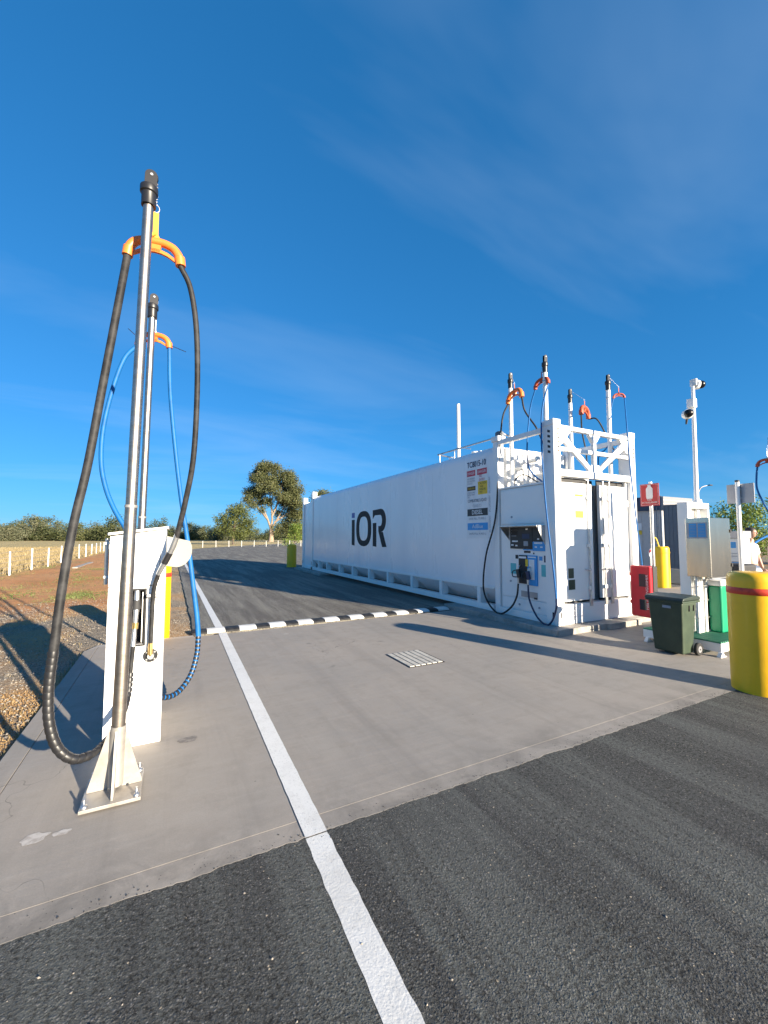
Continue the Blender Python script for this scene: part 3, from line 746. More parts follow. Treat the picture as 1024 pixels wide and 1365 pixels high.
# shell with rounded upper edges, slightly inset lower part
X0, X1, ZT = 6.47, 8.86, 3.72
prof = [(X0+.42,.10),(X0+.02,.50),(X0,.52),(X0,ZT-.20)]
for i in range(1, 8):
    a = R(52)*i/7; prof.append((X0+.26-.26*math.cos(a), ZT-.20+.26*math.sin(a)))
for i in range(0, 8):
    a = R(52)*(7-i)/7; prof.append((X1-.26+.26*math.cos(a), ZT-.20+.26*math.sin(a)))
prof += [(X1,.52),(X1-.02,.50),(X1-.42,.10)]
sh = MB(cs).prism(prof[::-1], 1, 7.14, 20.52).build('tank_shell', M['tank'], ct)
for p in sh.data.polygons: p.use_smooth = len(p.vertices) == 4 and abs(p.normal.y) < .5 and p.center.z > 3.0 and p.normal.z < .85
_fe = {}
for p in sh.data.polygons:
    for k_ in p.edge_keys: _fe.setdefault(tuple(sorted(k_)), []).append(p.use_smooth)
for e in sh.data.edges:
    if not all(_fe.get(tuple(sorted(e.vertices)), [True])): e.use_edge_sharp = True
prof2 = [(x, min(z, 3.52)) for x, z in prof]
cb_('end_module', [((X0+.02,20.78,.12),(X1-.02,22.16,3.50))], 'tank', .03)
# vertical weld seams on the shell side
for y in (9.6,12.1,14.6,17.1,19.5):
    cb_('weld_seam', [((X0-.0035,y,.56),(X0+.01,y+.012,ZT-.3))], 'tank', .002)
# bottom rails and ribs
cb_('bottom_rail', [((6.44,7.17,.0),(6.62,22.1,.135))])
cb_('upper_rail', [((6.455,7.17,.485),(6.60,20.5,.55))])
for y in (7.67,9.22,10.73,12.28,13.75,15.3,16.75,18.34,19.6):
    cb_('rib', [((6.445,y-.06,.137),(6.66,y+.06,.483))])
cb_('bottom_rail', [((8.74,7.17,0),(8.90,22.1,.135))])
# far frames
for (y, zt, nm) in ((20.52,3.98,'corner_post'),(22.14,3.80,'corner_post')):
    cb_(nm, [((6.44,y,0),(6.66,y+.24,zt))]); cb_(nm, [((8.70,y,0),(8.90,y+.24,zt))])
    cb_('cross_rail', [((6.66,y+.03,zt-.34),(8.70,y+.2,zt-.22))])
cb_('lashing_slot', [((6.436,20.62,.22),(6.45,20.66,.40))], 'dark', 0)
cb_('lashing_slot', [((6.436,22.24,.22),(6.45,22.28,.40))], 'dark', 0)
# near frames
cb_('corner_post', [((6.42,5.42,0),(6.60,5.68,3.90))], label='near left corner post with hazard stickers')
cb_('corner_post', [((8.76,5.42,0),(8.95,5.68,3.90))], label='near right corner post')
cb_('corner_post', [((6.45,6.97,0),(6.62,7.12,3.84))]); cb_('corner_post', [((8.74,6.97,0),(8.90,7.12,3.84))])
for x, y in ((6.41,5.41),(8.75,5.41)):
    cb_('corner_casting', [((x,y,3.80),(x+.21,y+.28,3.925))], bev=.015)
cb_('corner_casting', [((6.43,6.93,3.80),(6.66,7.16,3.93))], bev=.015)
cb_('side_rail', [((6.46,5.685,3.72),(6.56,6.965,3.82))]); cb_('side_rail', [((8.80,5.685,3.72),(8.90,6.965,3.82))])
cb_('top_rail', [((6.605,5.44,3.75),(8.755,5.54,3.83))])
cb_('middle_rail', [((6.605,5.45,3.33),(8.755,5.53,3.405))])
cb_('header_rail', [((6.605,5.435,2.83),(8.755,5.56,2.965))])
cb_('king_post', [((7.62,5.455,2.97),(7.71,5.52,3.33))]); cb_('king_post', [((7.62,5.455,3.41),(7.71,5.52,3.73))])
for nm, pl in (('brace', [(6.62,3.70),(6.62,3.60),(7.53,2.97),(7.66,2.97),(6.74,3.70)]), ('brace', [(8.74,3.70),(8.74,3.60),(7.81,2.97),(7.68,2.97),(8.62,3.70)])):
    MB(cs).prism(pl, 1, 5.462, 5.515).build(nm, M['white'], ct, bev=.003)
for pl in ([(7.44,2.968),(7.89,2.968),(7.78,3.12),(7.55,3.12)], [(7.50,3.733),(7.84,3.733),(7.715,3.58),(7.615,3.58)], [(6.607,3.733),(6.607,3.45),(6.69,3.45),(6.95,3.733)], [(8.752,3.733),(8.752,3.45),(8.70,3.45),(8.48,3.733)]):
    MB(cs).prism(pl, 1, 5.452, 5.528).build('gusset_plate', M['white'], ct, bev=.003)
# corrugated end wall of the tank, behind the open top bay
cz = []; xx = 6.64; k = 0
while xx < 8.72:
    d = .05 if k % 2 else 0
    cz += [(xx, 7.10-d), (xx+.115, 7.10-d)]; xx += .15; k += 1
poly = cz + [(cz[-1][0], 7.135), (cz[0][0], 7.135)]
MB(cs).prism(poly, 2, 2.70, 3.70).build('corrugated_wall', M['white'], ct)
# machine room
cb_('machine_room', [((6.50,5.70,.06),(8.86,6.96,2.70))], 'white', .01, label='white dispenser and machine room body below the open bay')
cb_('roof_tray', [((6.48,5.69,2.705),(8.88,6.96,2.745))])
cb_('side_panel', [((6.475,5.72,1.93),(6.498,6.93,2.66))]); cb_('side_panel', [((6.475,5.72,.16),(6.498,6.93,.38))])
cb_('sill_rail', [((6.44,5.69,0),(6.62,6.965,.135))])
cb_('front_sill', [((6.605,5.45,0),(8.755,5.62,.37))]); cb_('door_jamb', [((6.602,5.50,.375),(6.66,5.695,2.825))]); cb_('door_jamb', [((8.69,5.50,.375),(8.758,5.695,2.825))])
cb_('door_seal', [((6.665,5.56,.375),(7.50,5.58,2.825))], 'seal', 0); cb_('door_seal', [((7.82,5.56,.375),(8.685,5.58,2.825))], 'seal', 0)
cb_('doorway_shade', [((7.50,5.66,.375),(7.82,5.69,2.825))], 'dark', 0, label='dark sheet coloured as the shaded interior between the two doors')  # dark colour stands in for the shade inside the machine room
cb_('interior_frame', [((7.60,5.60,.5),(7.64,5.64,2.7))], 'slate', .004)
for nm, a, bb in (('door', 6.69, 7.555), ('door', 7.80, 8.665)):
    lf = cb_(nm, [((a,5.475,.42),(bb,5.55,2.72))], 'white', .008, label='left door leaf with warning stickers' if a < 7 else 'right door leaf standing just ajar')
    for z in (.72, 2.30):
        cb_('hinge', [((a-.035 if a < 7 else bb-.035, 5.455,z),(a+.05 if a < 7 else bb+.045, 5.474,z+.13))], 'white_dirty', .006, lf)
    for rx in ((7.40,) if a < 7 else (7.86, 8.06)):
        MB(cs).cyl((rx,5.445,.36),(rx,5.445,2.80), .016, n=10).build('lock_rod', M['galv'], lf)
        for z in (.62,1.45,2.4): cb_('rod_bracket', [((rx-.045,5.43,z),(rx+.045,5.474,z+.07))], 'white_dirty', .004, lf)
        MB(cs).tube([(rx,5.43,1.02),(rx-.02,5.42,1.0),(rx-.17,5.42,1.02)], .013, 8).build('handle', M['galv'], lf)
        cb_('rod_cam', [((rx-.04,5.43,.30),(rx+.04,5.46,.44))], 'galv', .004, lf)
    if a < 7:
        cb_('sticker', [((7.04,5.472,2.27),(7.28,5.4745,2.45))], 'print_white', 0, lf, 'white warning sticker with black arc symbol')
        cb_('sticker', [((7.04,5.472,2.03),(7.28,5.4745,2.17))], 'yellow_print', 0, lf, 'yellow warning sticker')
        cb_('sticker', [((7.04,5.472,2.452),(7.28,5.4745,2.50))], 'yellow_print', 0, lf)
        MB(cs).prism([(7.08,2.30),(7.14,2.34),(7.19,2.38),(7.16,2.33)], 1, 5.4705, 5.4718).build('symbol', M['black'], lf)
        cb_('sticker', [((6.80,5.472,.86),(6.95,5.4745,1.05))], 'green_bin', 0, lf, 'small dark green sticker'); cb_('sticker', [((6.80,5.472,.64),(6.98,5.4745,.83))], 'green_bin', 0, lf)
        cb_('door_hatch', [((6.78,5.466,1.86),(7.36,5.474,2.0))], 'white', .003, lf)
    else:
        cb_('door_hatch', [((8.12,5.467,1.80),(8.46,5.474,2.02))], 'white', .003, lf)
        text('small_print', 'IN EMERGENCY\nCALL', .12, cs((8.36,5.472,1.12)), (1,0,0), (0,0,1), M['print_grey'], lf, width=.2)
for z in (.11,.2,.30): cb_('front_label', [((6.88,5.447,z-.04),(6.93,5.4495,z+.03))], 'print_grey', 0)
cb_('lashing_slot', [((6.50,5.416,.14),(6.53,5.425,.24))], 'dark', 0); cb_('lashing_slot', [((6.415,5.50,.14),(6.425,5.54,.24))], 'dark', 0)
# hazard stickers on posts
for i in range(6):
    z = 3.70 - i*.085
    MB(cs).prism([(6.52,z),(6.57,z+.02),(6.57,z+.055),(6.52,z+.035)], 1, 5.4165, 5.4185).build('hazard_mark', M['dull_orange' if i % 2 else 'seal'], ct)
    MB(cs).prism([(8.87,z),(8.92,z+.02),(8.92,z+.055),(8.87,z+.035)], 1, 5.4165, 5.4185).build('hazard_mark', M['dull_orange' if i % 2 else 'seal'], ct)
for i in range(5):
    z = 3.66 - i*.10
    MB(cs).prism([(5.50,z),(5.56,z+.02),(5.56,z+.07),(5.50,z+.045)], 0, 6.4165, 6.4185).build('hazard_mark', M['seal'], ct)
# pipes and fittings in the open bay
for x, y, z1 in ((6.98,6.98,3.55),(7.25,6.98,3.62),(7.52,6.95,3.3),(8.1,6.95,3.5)):
    MB(cs).cyl((x,y,2.74),(x,y,z1), .035, n=10).build('bay_pipe', M['white'], ct)
for x, z in ((7.0,3.2),(7.4,3.42),(7.62,3.1),(8.2,3.3)):
    MB(cs).cyl((x,6.72,z),(x,6.96,z), .05, n=12).build('valve', M['white_dirty'], ct)
    MB(cs).lathe([(.085,-.015),(.09,0),(.085,.015)], (x,6.70,z), 16, 1).build('valve_wheel', M['galv'], ct)
MB(cs).tube([(6.85,6.9,2.75),(6.86,6.85,2.95),(6.75,6.5,3.0),(6.70,6.1,2.80),(6.7,5.95,2.75)], .012, 8, 6).build('cable', M['black_rubber'], ct)
for x in (7.1,7.5,7.9,8.3): cb_('bay_box', [((x,6.2,2.745),(x+.2,6.5,3.05+.1*math.sin(x*7)))], 'white_dirty', .01)
# roof rail, vents and vent stack
MB(cs).tube([(6.62,7.15,3.95),(6.66,9.6,3.98),(7.3,9.75,3.98)], .022, 8).build('roof_rail', M['galv'], ct)
MB(cs).cyl((6.66,9.5,3.66),(6.66,9.5,3.98), .018, n=8).build('roof_rail_stanchion', M['galv'], ct)
MB(cs).cyl((7.15,9.72,3.7),(7.15,9.72,3.98), .018, n=8).build('roof_rail_stanchion', M['white'], ct)
MB(cs).tube([(7.2,9.35,3.6),(7.2,9.35,5.45)], [.052,.05], 12).build('vent_stack', M['white'], ct)
MB(cs).lathe([(.13,0),(.13,.05),(.08,.06),(.08,.22),(.10,.23),(.10,.27)], (7.3,8.75,3.70), 16).build('roof_vent', M['white_dirty'], ct)
MB(cs).lathe([(.10,0),(.10,.05),(.06,.06),(.06,.16)], (7.0,8.2,3.70), 16).build('roof_vent', M['galv'], ct)
MB(cs).tube([(6.95,9.2,3.7),(6.95,9.2,4.06),(7.0,9.0,4.1),(7.1,8.7,4.02)], .012, 6, 4).build('breather_pipe', M['galv'], ct)
MB(cs).tube([(6.5,6.9,3.96),(6.62,7.0,4.0),(6.9,7.0,3.96)], .025, 8, 4).build('bracket_tube', M['galv'], ct)
MB(cs).lathe([(.09,0),(.1,.04),(.1,.10),(.06,.13)], (6.62,7.08,3.935), 14).build('lamp_fitting', M['slate'], ct)

# side graphics ----------------------------------------------------
LX = 6.4655; YR, ZU = (0,-1,0), (0,0,1)
def side_poly(name, poly, m, d=.003, parent=None):      # poly of (y, z) in container units
    return MB(cs).prism(poly, 0, LX-d, LX+.001).build(name, M[m], parent or ct)
lg = cb_('logo_backing', [((LX+.0005,12.3,1.3),(LX+.001,15.45,2.7))], 'tank', 0)
# letter i
side_poly('letter_i', [(15.40,1.34),(15.11,1.32),(15.11,2.34),(15.40,2.34)], 'letter'); side_poly('letter_dot', [(15.40,2.42),(15.11,2.42),(15.11,2.62),(15.40,2.62)], 'letter_blue')
# letter O : squarish ring
oc_y, oc_z, ow, oh, sw, sh_ = 14.26, 1.975, .69, .665, .30, .21
N_ = 48; vs = []; fs = []
def sup(a, rx, rz, e): 
    c, s_ = math.cos(a), math.sin(a); return (math.copysign(abs(c)**e, c)*rx, math.copysign(abs(s_)**e, s_)*rz)
for i in range(N_):
    a = 2*math.pi*i/N_
    u1, w1 = sup(a, ow, oh, .82); u2, w2 = sup(a, ow-sw, oh-sh_, .75)
    vs += [(LX-.003, oc_y-u1, oc_z+w1), (LX-.003, oc_y-u2, oc_z+w2)]
for i in range(N_): j = (i+1) % N_; fs.append((2*i, 2*i+1, 2*j+1, 2*j))
MB(cs).add(vs, fs).build('letter_O', M['letter'], ct)
# letter R: stem, bowl ring segment, leg
def yR(t): return 13.45 - t*1.08
side_poly('letter_R', [(yR(0),1.33),(yR(.27),1.31),(yR(.27),2.16),(yR(0),2.16)], 'letter')
bo = []
outer = [(0,2.62),(.55,2.64)]; inner = []
for i in range(13):
    a = math.pi/2 - math.pi*i/12; outer.append((.60+.34*math.cos(a), 2.245+.395*math.sin(a)))
outer += [(.98,1.33),(.70,1.31),(.40,1.86)]
inner_pts = [(.40,2.03),(.52,2.03)]
for i in range(9):
    a = -math.pi/2 + math.pi*i/8; inner_pts.append((.54+.13*math.cos(a), 2.235+.195*math.sin(a)))
inner_pts += [(0.18,2.43),(0,2.30)]
poly = [(0,2.30),(0,2.62),(.55,2.64)]
for i in range(13):
    a = math.pi/2 - math.pi*i/12; poly.append((.60+.36*math.cos(a), 2.235+.405*math.sin(a)))
poly += [(.74,1.83),(.99,1.32),(.69,1.31),(.42,1.86),(.42,2.04),(.54,2.04)]
for i in range(9):
    a = -math.pi/2 + math.pi*i/8; poly.append((.56+.12*math.cos(a), 2.235+.195*math.sin(a)))
poly += [(.16,2.43)]
side_poly('letter_R', [(yR(u), w) for u, w in poly], 'letter')
# information panel
def spanel(name, y0, z0, y1, z1, m, d=.002): return side_poly(name, [(y0,z0),(y1,z0),(y1,z1),(y0,z1)], m, d)
ip = spanel('info_board', 8.10, 1.63, 7.32, 3.30, 'print_white', .0015)
def stx(s, h, y, z, m, w=None, bold=0): return text('lettering', s, h, cs((LX-.0055, y, z)), YR, ZU, M[m], ct, width=w and w*.939, ext=0, bold=bold)
stx('TC8015-10', .135, 7.72, 3.34, 'navy', .68, .012)
spanel('danger_label', 8.07, 3.13, 7.76, 3.27, 'red_print', .004); stx('DANGER', .06, 7.915, 3.17, 'print_white', .26)
spanel('danger_label', 7.69, 3.13, 7.35, 3.27, 'red_print', .004); stx('DANGER', .06, 7.52, 3.17, 'print_white', .28)
stx('NO SMOKING\nNO IGNITION\nSOURCES', .15, 7.915, 2.93, 'print_grey', .28); stx('NO\nENTRY', .14, 7.52, 2.98, 'red_print', .2)
spanel('warning_label', 8.07, 2.78, 7.76, 2.88, 'seal', .004); stx('WARNING', .05, 7.915, 2.805, 'yellow_print', .26)
stx('CONFINED SPACE\nENTER BY PERMIT\nONLY', .14, 7.915, 2.60, 'print_grey', .28)
spanel('caution_label', 7.67, 2.66, 7.34, 2.97, 'yellow_print', .004); stx('CAUTION', .05, 7.505, 2.895, 'seal', .27); stx('TANK\nPRESSURE\nTEST', .17, 7.505, 2.69, 'seal', .22)
stx('COMBUSTIBLE LIQUID', .08, 7.71, 2.48, 'navy', .68); stx('CLASS C1', .06, 7.71, 2.37, 'print_grey', .3)
spanel('diesel_label', 8.07, 2.16, 7.34, 2.33, 'black', .004); stx('DIESEL', .10, 7.705, 2.195, 'print_white', .38, .01)
stx('SAFE FILL 73,900 L', .055, 7.705, 2.06, 'print_grey', .62)
spanel('adblue_label', 8.07, 1.82, 7.34, 1.99, 'sky_blue', .004); stx('AdBlue', .085, 7.705, 1.865, 'print_white', .38)
stx('SAFE FILL 4,900 L', .055, 7.705, 1.70, 'print_grey', .62)
for z in (2.85,2.42,1.95): text('vertical_lettering', 'SPILL CONTAINMENT', .05, cs((LX-.0055, 7.24, z)), ZU, (0,1,0), M['print_grey'], ct, width=.36, ext=0)

# dispenser face ----------------------------------------------------
FX = 6.474
def fpanel(name, y0, z0, y1, z1, m, d=.006, bev=0, parent=None, label=None):
    return MB(cs).box((FX-d,y1,z0),(FX+.002,y0,z1)).build(name, M[m], parent or ct, bev=bev, label=label)
cb_('dispenser_panel', [((6.476,5.72,.40),(6.498,6.93,1.91))], 'white', .004)
hd = MB(cs)
hd.box((6.20,5.68,1.865),(6.474,6.68,1.885)); hd.build('hood', M['galv'], ct, bev=.003)
for y in (5.68, 6.672):
    MB(cs).prism([(6.20,1.863),(6.474,1.863),(6.474,1.42 if y < 6 else 1.58)], 1, y, y+.008).build('hood_gusset', M['galv'], ct)
dp = fpanel('display_panel', 6.64, 1.41, 6.03, 1.855, 'black', .02, .004, label='black card payment and display panel')
fpanel('display_panel', 6.025, 1.565, 5.71, 1.855, 'black', .02, .004, label='upper black part of the second display')
fpanel('display_panel', 6.025, 1.375, 5.71, 1.56, 'sky_blue', .021, .004, label='blue lower part of the second display')
fpanel('display_strip', 6.28, 1.385, 6.03, 1.405, 'sky_blue', .02)
fpanel('screen', 6.30, 1.62, 6.10, 1.72, 'navy', .0225, .002); fpanel('screen', 6.585, 1.70, 6.42, 1.80, 'seal', .0225, .002)
fpanel('keypad', 6.26, 1.47, 6.14, 1.57, 'print_grey', .0225, .002)
for j, (yy, z, w) in enumerate([(6.6,1.79,.18),(6.6,1.73,.18),(6.6,1.67,.14),(6.58,1.55,.16),(6.61,1.47,.07),(6.49,1.46,.06),(6.2,1.80,.06)]):
    fpanel('printed_line', yy, z, yy-w, z+(.012 if j < 3 else .03), 'print_white' if j > 2 else 'print_grey', .0215)
for yy, z, w in ((5.98,1.52,.2),(5.97,1.44,.06),(5.83,1.44,.06),(5.9,1.60,.05)): fpanel('printed_line', yy, z, yy-w, z+.028, 'print_white', .0225)
fpanel('label_strip', 6.27, 1.33, 6.10, 1.37, 'seal', .004, .001); fpanel('label_strip', 6.03, 1.31, 6.00, 1.34, 'seal', .004)
fpanel('small_sign', 6.51, 1.20, 6.44, 1.28, 'seal', .004); fpanel('small_sign', 5.88, 1.19, 5.80, 1.27, 'sky_blue', .004); fpanel('small_sign', 5.76, 1.16, 5.71, 1.29, 'navy', .004)
fpanel('teal_label', 6.655, .88, 6.50, 1.10, 'teal', .004, label='teal instruction label left of the nozzles'); fpanel('teal_label', 5.83, .88, 5.70, 1.11, 'teal', .004, label='teal instruction label right of the nozzles')
nb = fpanel('nozzle_boot', 6.40, .70, 6.17, 1.28, 'black', .03, .006, label='black diesel nozzle holder'); nb2 = fpanel('nozzle_boot', 6.165, .68, 5.92, 1.28, 'sky_blue', .03, .006, label='blue nozzle holder')
fpanel('boot_insert', 6.35, .78, 6.22, 1.16, 'seal', .033, 0, nb); fpanel('boot_insert', 6.12, .80, 5.98, 1.20, 'print_white', .033, 0, nb2)
fpanel('boot_header', 6.385, 1.215, 6.19, 1.255, 'print_white', .033, 0, nb); fpanel('boot_header', 6.14, 1.235, 5.94, 1.26, 'print_white', .033, 0, nb2)
fpanel('yellow_tag', 6.21, 1.06, 6.14, 1.20, 'yellow_print', .034)
fpanel('rating_plate', 6.37, .43, 5.94, .55, 'grey_sign', .004, .001); fpanel('rating_plate', 6.03, .415, 5.95, .45, 'seal', .005)
for y, z in ((6.66,.72),(6.60,2.08),(6.42,.26),(5.9,.26)): MB(cs).cyl((FX-.012,y,z),(FX+.002,y,z), .022, n=12).build('lock_barrel', M['print_grey'], ct)
for yy in (5.60,7.0): pass

# ================================================================== POLES ON THE CONTAINER
def cap_parts(t, x, y, z, s=1.0, side=1, hs=1.0):
    """black cap with a pulley wheel in a fork at the pole's head; z is the pole end"""
    MB().lathe([(.047*s,-.11*hs),(.047*s,-.02*hs),(.058*s,-.015*hs),(.058*s,.03*hs),(.045*s,.04*hs)], (x,y,z), 20).build('cap', M['black'], t, bev=.003)
    for dy in (-.022,.014):
        pts = [(x-.030*s, z+.035*hs), (x+.045*s, z+.035*hs)]
        for i in range(9):
            a = math.pi*i/8; pts.append((x+.012*s+.040*s*math.cos(a), z+.115*hs+.042*s*math.sin(a)))
        MB().prism(pts, 1, y+dy*s, y+(dy+.008)*s).build('fork_plate', M['black'], t, bev=.001)
    MB().lathe([(.034*s,-.012*s),(.040*s,-.010*s),(.034*s,0),(.040*s,.010*s),(.034*s,.012*s)], (x+.016*s,y,z+.115*hs), 18, 1).build('pulley', M['black'], t)
    MB().cyl((x+.014*s,y-.026*s,z+.12*hs),(x+.014*s,y+.028*s,z+.12*hs), .010*s, n=8).build('axle', M['galv'], t)

def saddle(parent, c, d, m, s=1.0, drop=(.0,.0)):
    """orange banana-shaped hose saddle centred on c, lying along unit vector d, ends hanging; returns end points"""
    c = Vector(c); d = Vector(d).normalized(); nrm = Vector((0,0,1)).cross(d).normalized()
    L = .17*s; top = []
    def P(u, h, w): return tuple(c + d*(u*L) + Vector((0,0,h*s)) + nrm*(w*s))
    arc = [(-1.0,-.135),(-.93,-.075),(-.72,-.028),(-.38,-.004),(0,.0),(.38,-.004),(.72,-.028),(.93,-.075),(1.0,-.135)]
    tb = MB().tube([P(u, h, 0) for u, h in arc], [.030*s,.032*s,.03*s,.028*s,.028*s,.028*s,.03*s,.032*s,.030*s], 12, 4)
    tb.build('saddle_tube', M[m], parent)
    # web plate below the tube, with two slots left open
    low = [(-.86,-.125),(-.5,-.085),(0,-.070),(.5,-.085),(.86,-.125)]
    web = MB()
    def slab(pl):
        n = len(pl); vs = [P(u, h, -.011) for u, h in pl] + [P(u, h, .011) for u, h in pl]
        web.add(vs, [tuple(range(n))[::-1], tuple(range(n, 2*n))] + [(i,(i+1)%n,n+(i+1)%n,n+i) for i in range(n)])
    slab([(-.88,-.09),(-.9,-.14),(-.5,-.10),(-.25,-.086),(0,-.082),(.25,-.086),(.5,-.10),(.9,-.14),(.88,-.09),(.84,-.112),(.5,-.075),(.25,-.062),(0,-.058),(-.25,-.062),(-.5,-.075),(-.84,-.112)])
    slab([(-.26,-.01),(-.2,-.08),(.2,-.08),(.26,-.01)])
    web.build('saddle_web', M[m], parent)
    for e in (-1, 1):
        MB().tube([P(.97*e,-.085,0), P(1.02*e,-.15,0)], [.037*s,.036*s], 12).build('saddle_clamp', M[m], parent)
    return P(-1.02,-.15,0), P(1.02,-.15,0), P(0,.028,0)

def guard(parent, pts, r, m, pitch=.036, fill=.72):
    """split plastic guard: a row of short sleeves along the hose with the hose showing between them"""
    c = catmull([Vector(p) for p in pts], 24); acc = [0]
    for i in range(len(c)-1): acc.append(acc[-1] + (c[i+1]-c[i]).length)
    def at(sd):
        j = max(0, min(len(c)-2, int(np.searchsorted(acc, sd))-1)); return c[j].lerp(c[j+1], (sd-acc[j])/max(1e-6, acc[j+1]-acc[j]))
    mb = MB()
    for i in range(int(acc[-1]/pitch)):
        a0 = i*pitch; a1 = a0 + pitch*fill
        mb.tube([at(a0), at((a0+a1)/2), at(a1)], [r*.94, r, r*.94], 12)
    mb.build('split_guard', M[m], parent)

def strap_and_cord(parent, top, pulley, s=1.0, strap_m='strap'):
    a = Vector(top); b = Vector(pulley); st = a + Vector((0,0,.20*s))
    MB().bar(a - Vector((0,0,.03*s)), st, .038*s, .012*s, (0,1,0)).build('strap', M[strap_m], parent, bev=.003)
    MB().tube([a+Vector((-.03*s,-.036*s,-.012)), a+Vector((0,0,.03*s)), a+Vector((.03*s,.03*s,-.012))], .014*s, 8, 4).build('strap_knot', M[strap_m], parent)
    ring = [st+Vector((.022*s*math.sin(q), 0, .03*s-.03*s*math.cos(q))) for q in np.linspace(0, 2*math.pi, 13)]
    MB().tube(ring, .003*s, 6).build('snap_ring', M['cord'], parent)
    n = 24; c0 = st+Vector((0,0,.06*s)); out = []
    for i in range(n):
        f = i/(n-1); p = c0.lerp(b, f); out.append(p + Vector((math.cos(i*1.9)*.008*s, math.sin(i*1.9)*.008*s, 0)))
    MB().tube(out, .0045*s, 6).build('cord', M['cord'], parent)

def cpole(x, y, z0, z1, label, r=.043):
    x, y, z0 = cs((x, y, z0)); z1 = cs((0, 0, z1))[2]
    t = thing('hose_pole', (x,y,z0), label, 'pole', 'white hose poles standing on the fuel container')
    MB().tube([(x,y,z0),(x,y,z1-.1)], r, 14).build('shaft', M['white'], t)
    MB().cyl((x,y,z0),(x,y,z0+.02), r*1.8, n=16).build('foot_flange', M['white_dirty'], t)
    MB().cyl((x,y,z1-.42),(x,y,z1-.40), r*1.15, n=14).build('collar', M['galv'], t)
    cap_parts(t, x, y, z1-.1, 1.0, 1, 1.35); return (x, y, z1-.1)
pA = cpole(6.80,6.90,2.745,5.31,'white hose pole at the rear left of the open bay nearest the tank shell')
pB = cpole(6.60,5.74,2.745,5.22,'tallest looking white hose pole beside the near left corner post')
pC = cpole(8.80,6.90,2.745,5.27,'white hose pole seen behind the front truss, left of centre')
pD = cpole(8.64,5.78,2.745,5.21,'white hose pole by the near right corner post')

def hose_thing(name, loc, label, group=None): return thing(name, loc, label, 'hose', group)
def hung(pole, sad_c, d, label, left, right, hm, r, sm='dull_orange', sc=1.0, guards=()):
    t = hose_thing('fuel_hose', sad_c, label, 'hoses hanging from the container poles')
    e0, e1, tp = saddle(t, sad_c, d, sm, sc)
    MB().tube([e0] + left, r, 10, 8).build('hose', M[hm], t)
    MB().tube([e1] + right, r, 10, 8).build('hose', M[hm], t)
    strap_and_cord(t, tp, (pole[0]+.02, pole[1], pole[2]+.15), .55, 'dull_orange')
    return t
def nozzle(parent, p, m, s=1.0):
    x, y, z = p
    MB().tube([(x,y,z-.02),(x,y,z+.10)], [.02,.024], 10).build('swivel', M['galv'], parent)
    MB().obox((x-.01,y-.02,z+.17), (.05*s,.075*s,.16*s), Matrix.Rotation(R(-14), 3, 'X')).build('nozzle_body', M[m], parent, bev=.012)
    MB().tube([(x-.01,y-.0,z+.10),(x-.05,y+.09,z+.11),(x-.03,y+.11,z+.2),(x,y+.02,z+.24)], .010, 8, 4).build('trigger_guard', M['black'], parent)
    MB().tube([(x,y-.01,z+.22),(x+.01,y-.01,z+.30),(x+.08,y-.01,z+.33)], .013, 8, 4).build('spout', M['galv'], parent)
h1 = hung(pA, (6.280, 6.255, 4.695), (-.18,-1,0), 'black hose hanging in an orange saddle at the tank end, looping to the black nozzle',
     [(6.200, 6.546, 4.139), (6.100, 6.563, 3.166), (6.020, 6.604, 2.057), (5.970, 6.854, 1.267), (5.960, 6.940, 0.594), (5.950, 6.761, 0.256), (5.950, 6.453, 0.104), (5.940, 6.127, 0.274), (5.950, 5.973, 0.510), (5.970, 5.947, 0.755)],
     [(6.350, 6.048, 4.218), (6.400, 5.812, 3.826), (6.500, 5.742, 3.520), (6.600, 5.742, 3.380)][::1], 'black_rubber', .0175, 'orange', 1.38)
nozzle(h1, (5.990, 5.966, 0.781), 'black')
h2 = hung(pB, (6.200, 5.477, 4.666), (-.1,-1,0), 'blue hose over a saddle in shaded orange colour by the corner post, looping to the blue nozzle',
     [(6.200, 5.769, 4.165), (6.200, 5.864, 3.513), (6.200, 5.865, 3.140), (6.200, 5.767, 2.903), (6.200, 5.517, 2.696), (6.300, 5.535, 2.676)],
     [(6.000, 5.299, 4.004), (5.970, 5.308, 3.375), (5.940, 5.251, 2.676), (5.920, 5.172, 1.929), (5.920, 5.068, 1.078), (5.930, 5.030, 0.567)], 'blue_hose', .0145, 'dull_orange', 1.0)
MB().tube([(5.930, 5.029, 0.592), (5.930, 5.042, 0.412), (5.930, 5.136, 0.191), (5.930, 5.268, 0.102), (5.940, 5.476, 0.210), (5.960, 5.664, 0.480), (5.980, 5.712, 0.750)], .0165, 10, 8).build('hose', M['navy_hose'], h2)
nozzle(h2, (5.990, 5.721, 0.763), 'navy_hose')
hung(pC, (8.397, 6.200, 4.639), (1,.35,0), 'black hose in a saddle coloured as shaded orange behind the front truss',
     [(8.281, 6.200, 4.063), (8.391, 6.200, 3.641), (8.426, 6.200, 3.262)],
     [(8.707, 6.100, 4.355), (9.116, 6.100, 3.871), (9.407, 6.100, 3.540), (9.528, 6.100, 3.153)], 'black_rubber', .0165, 'dull_orange', 1.45)
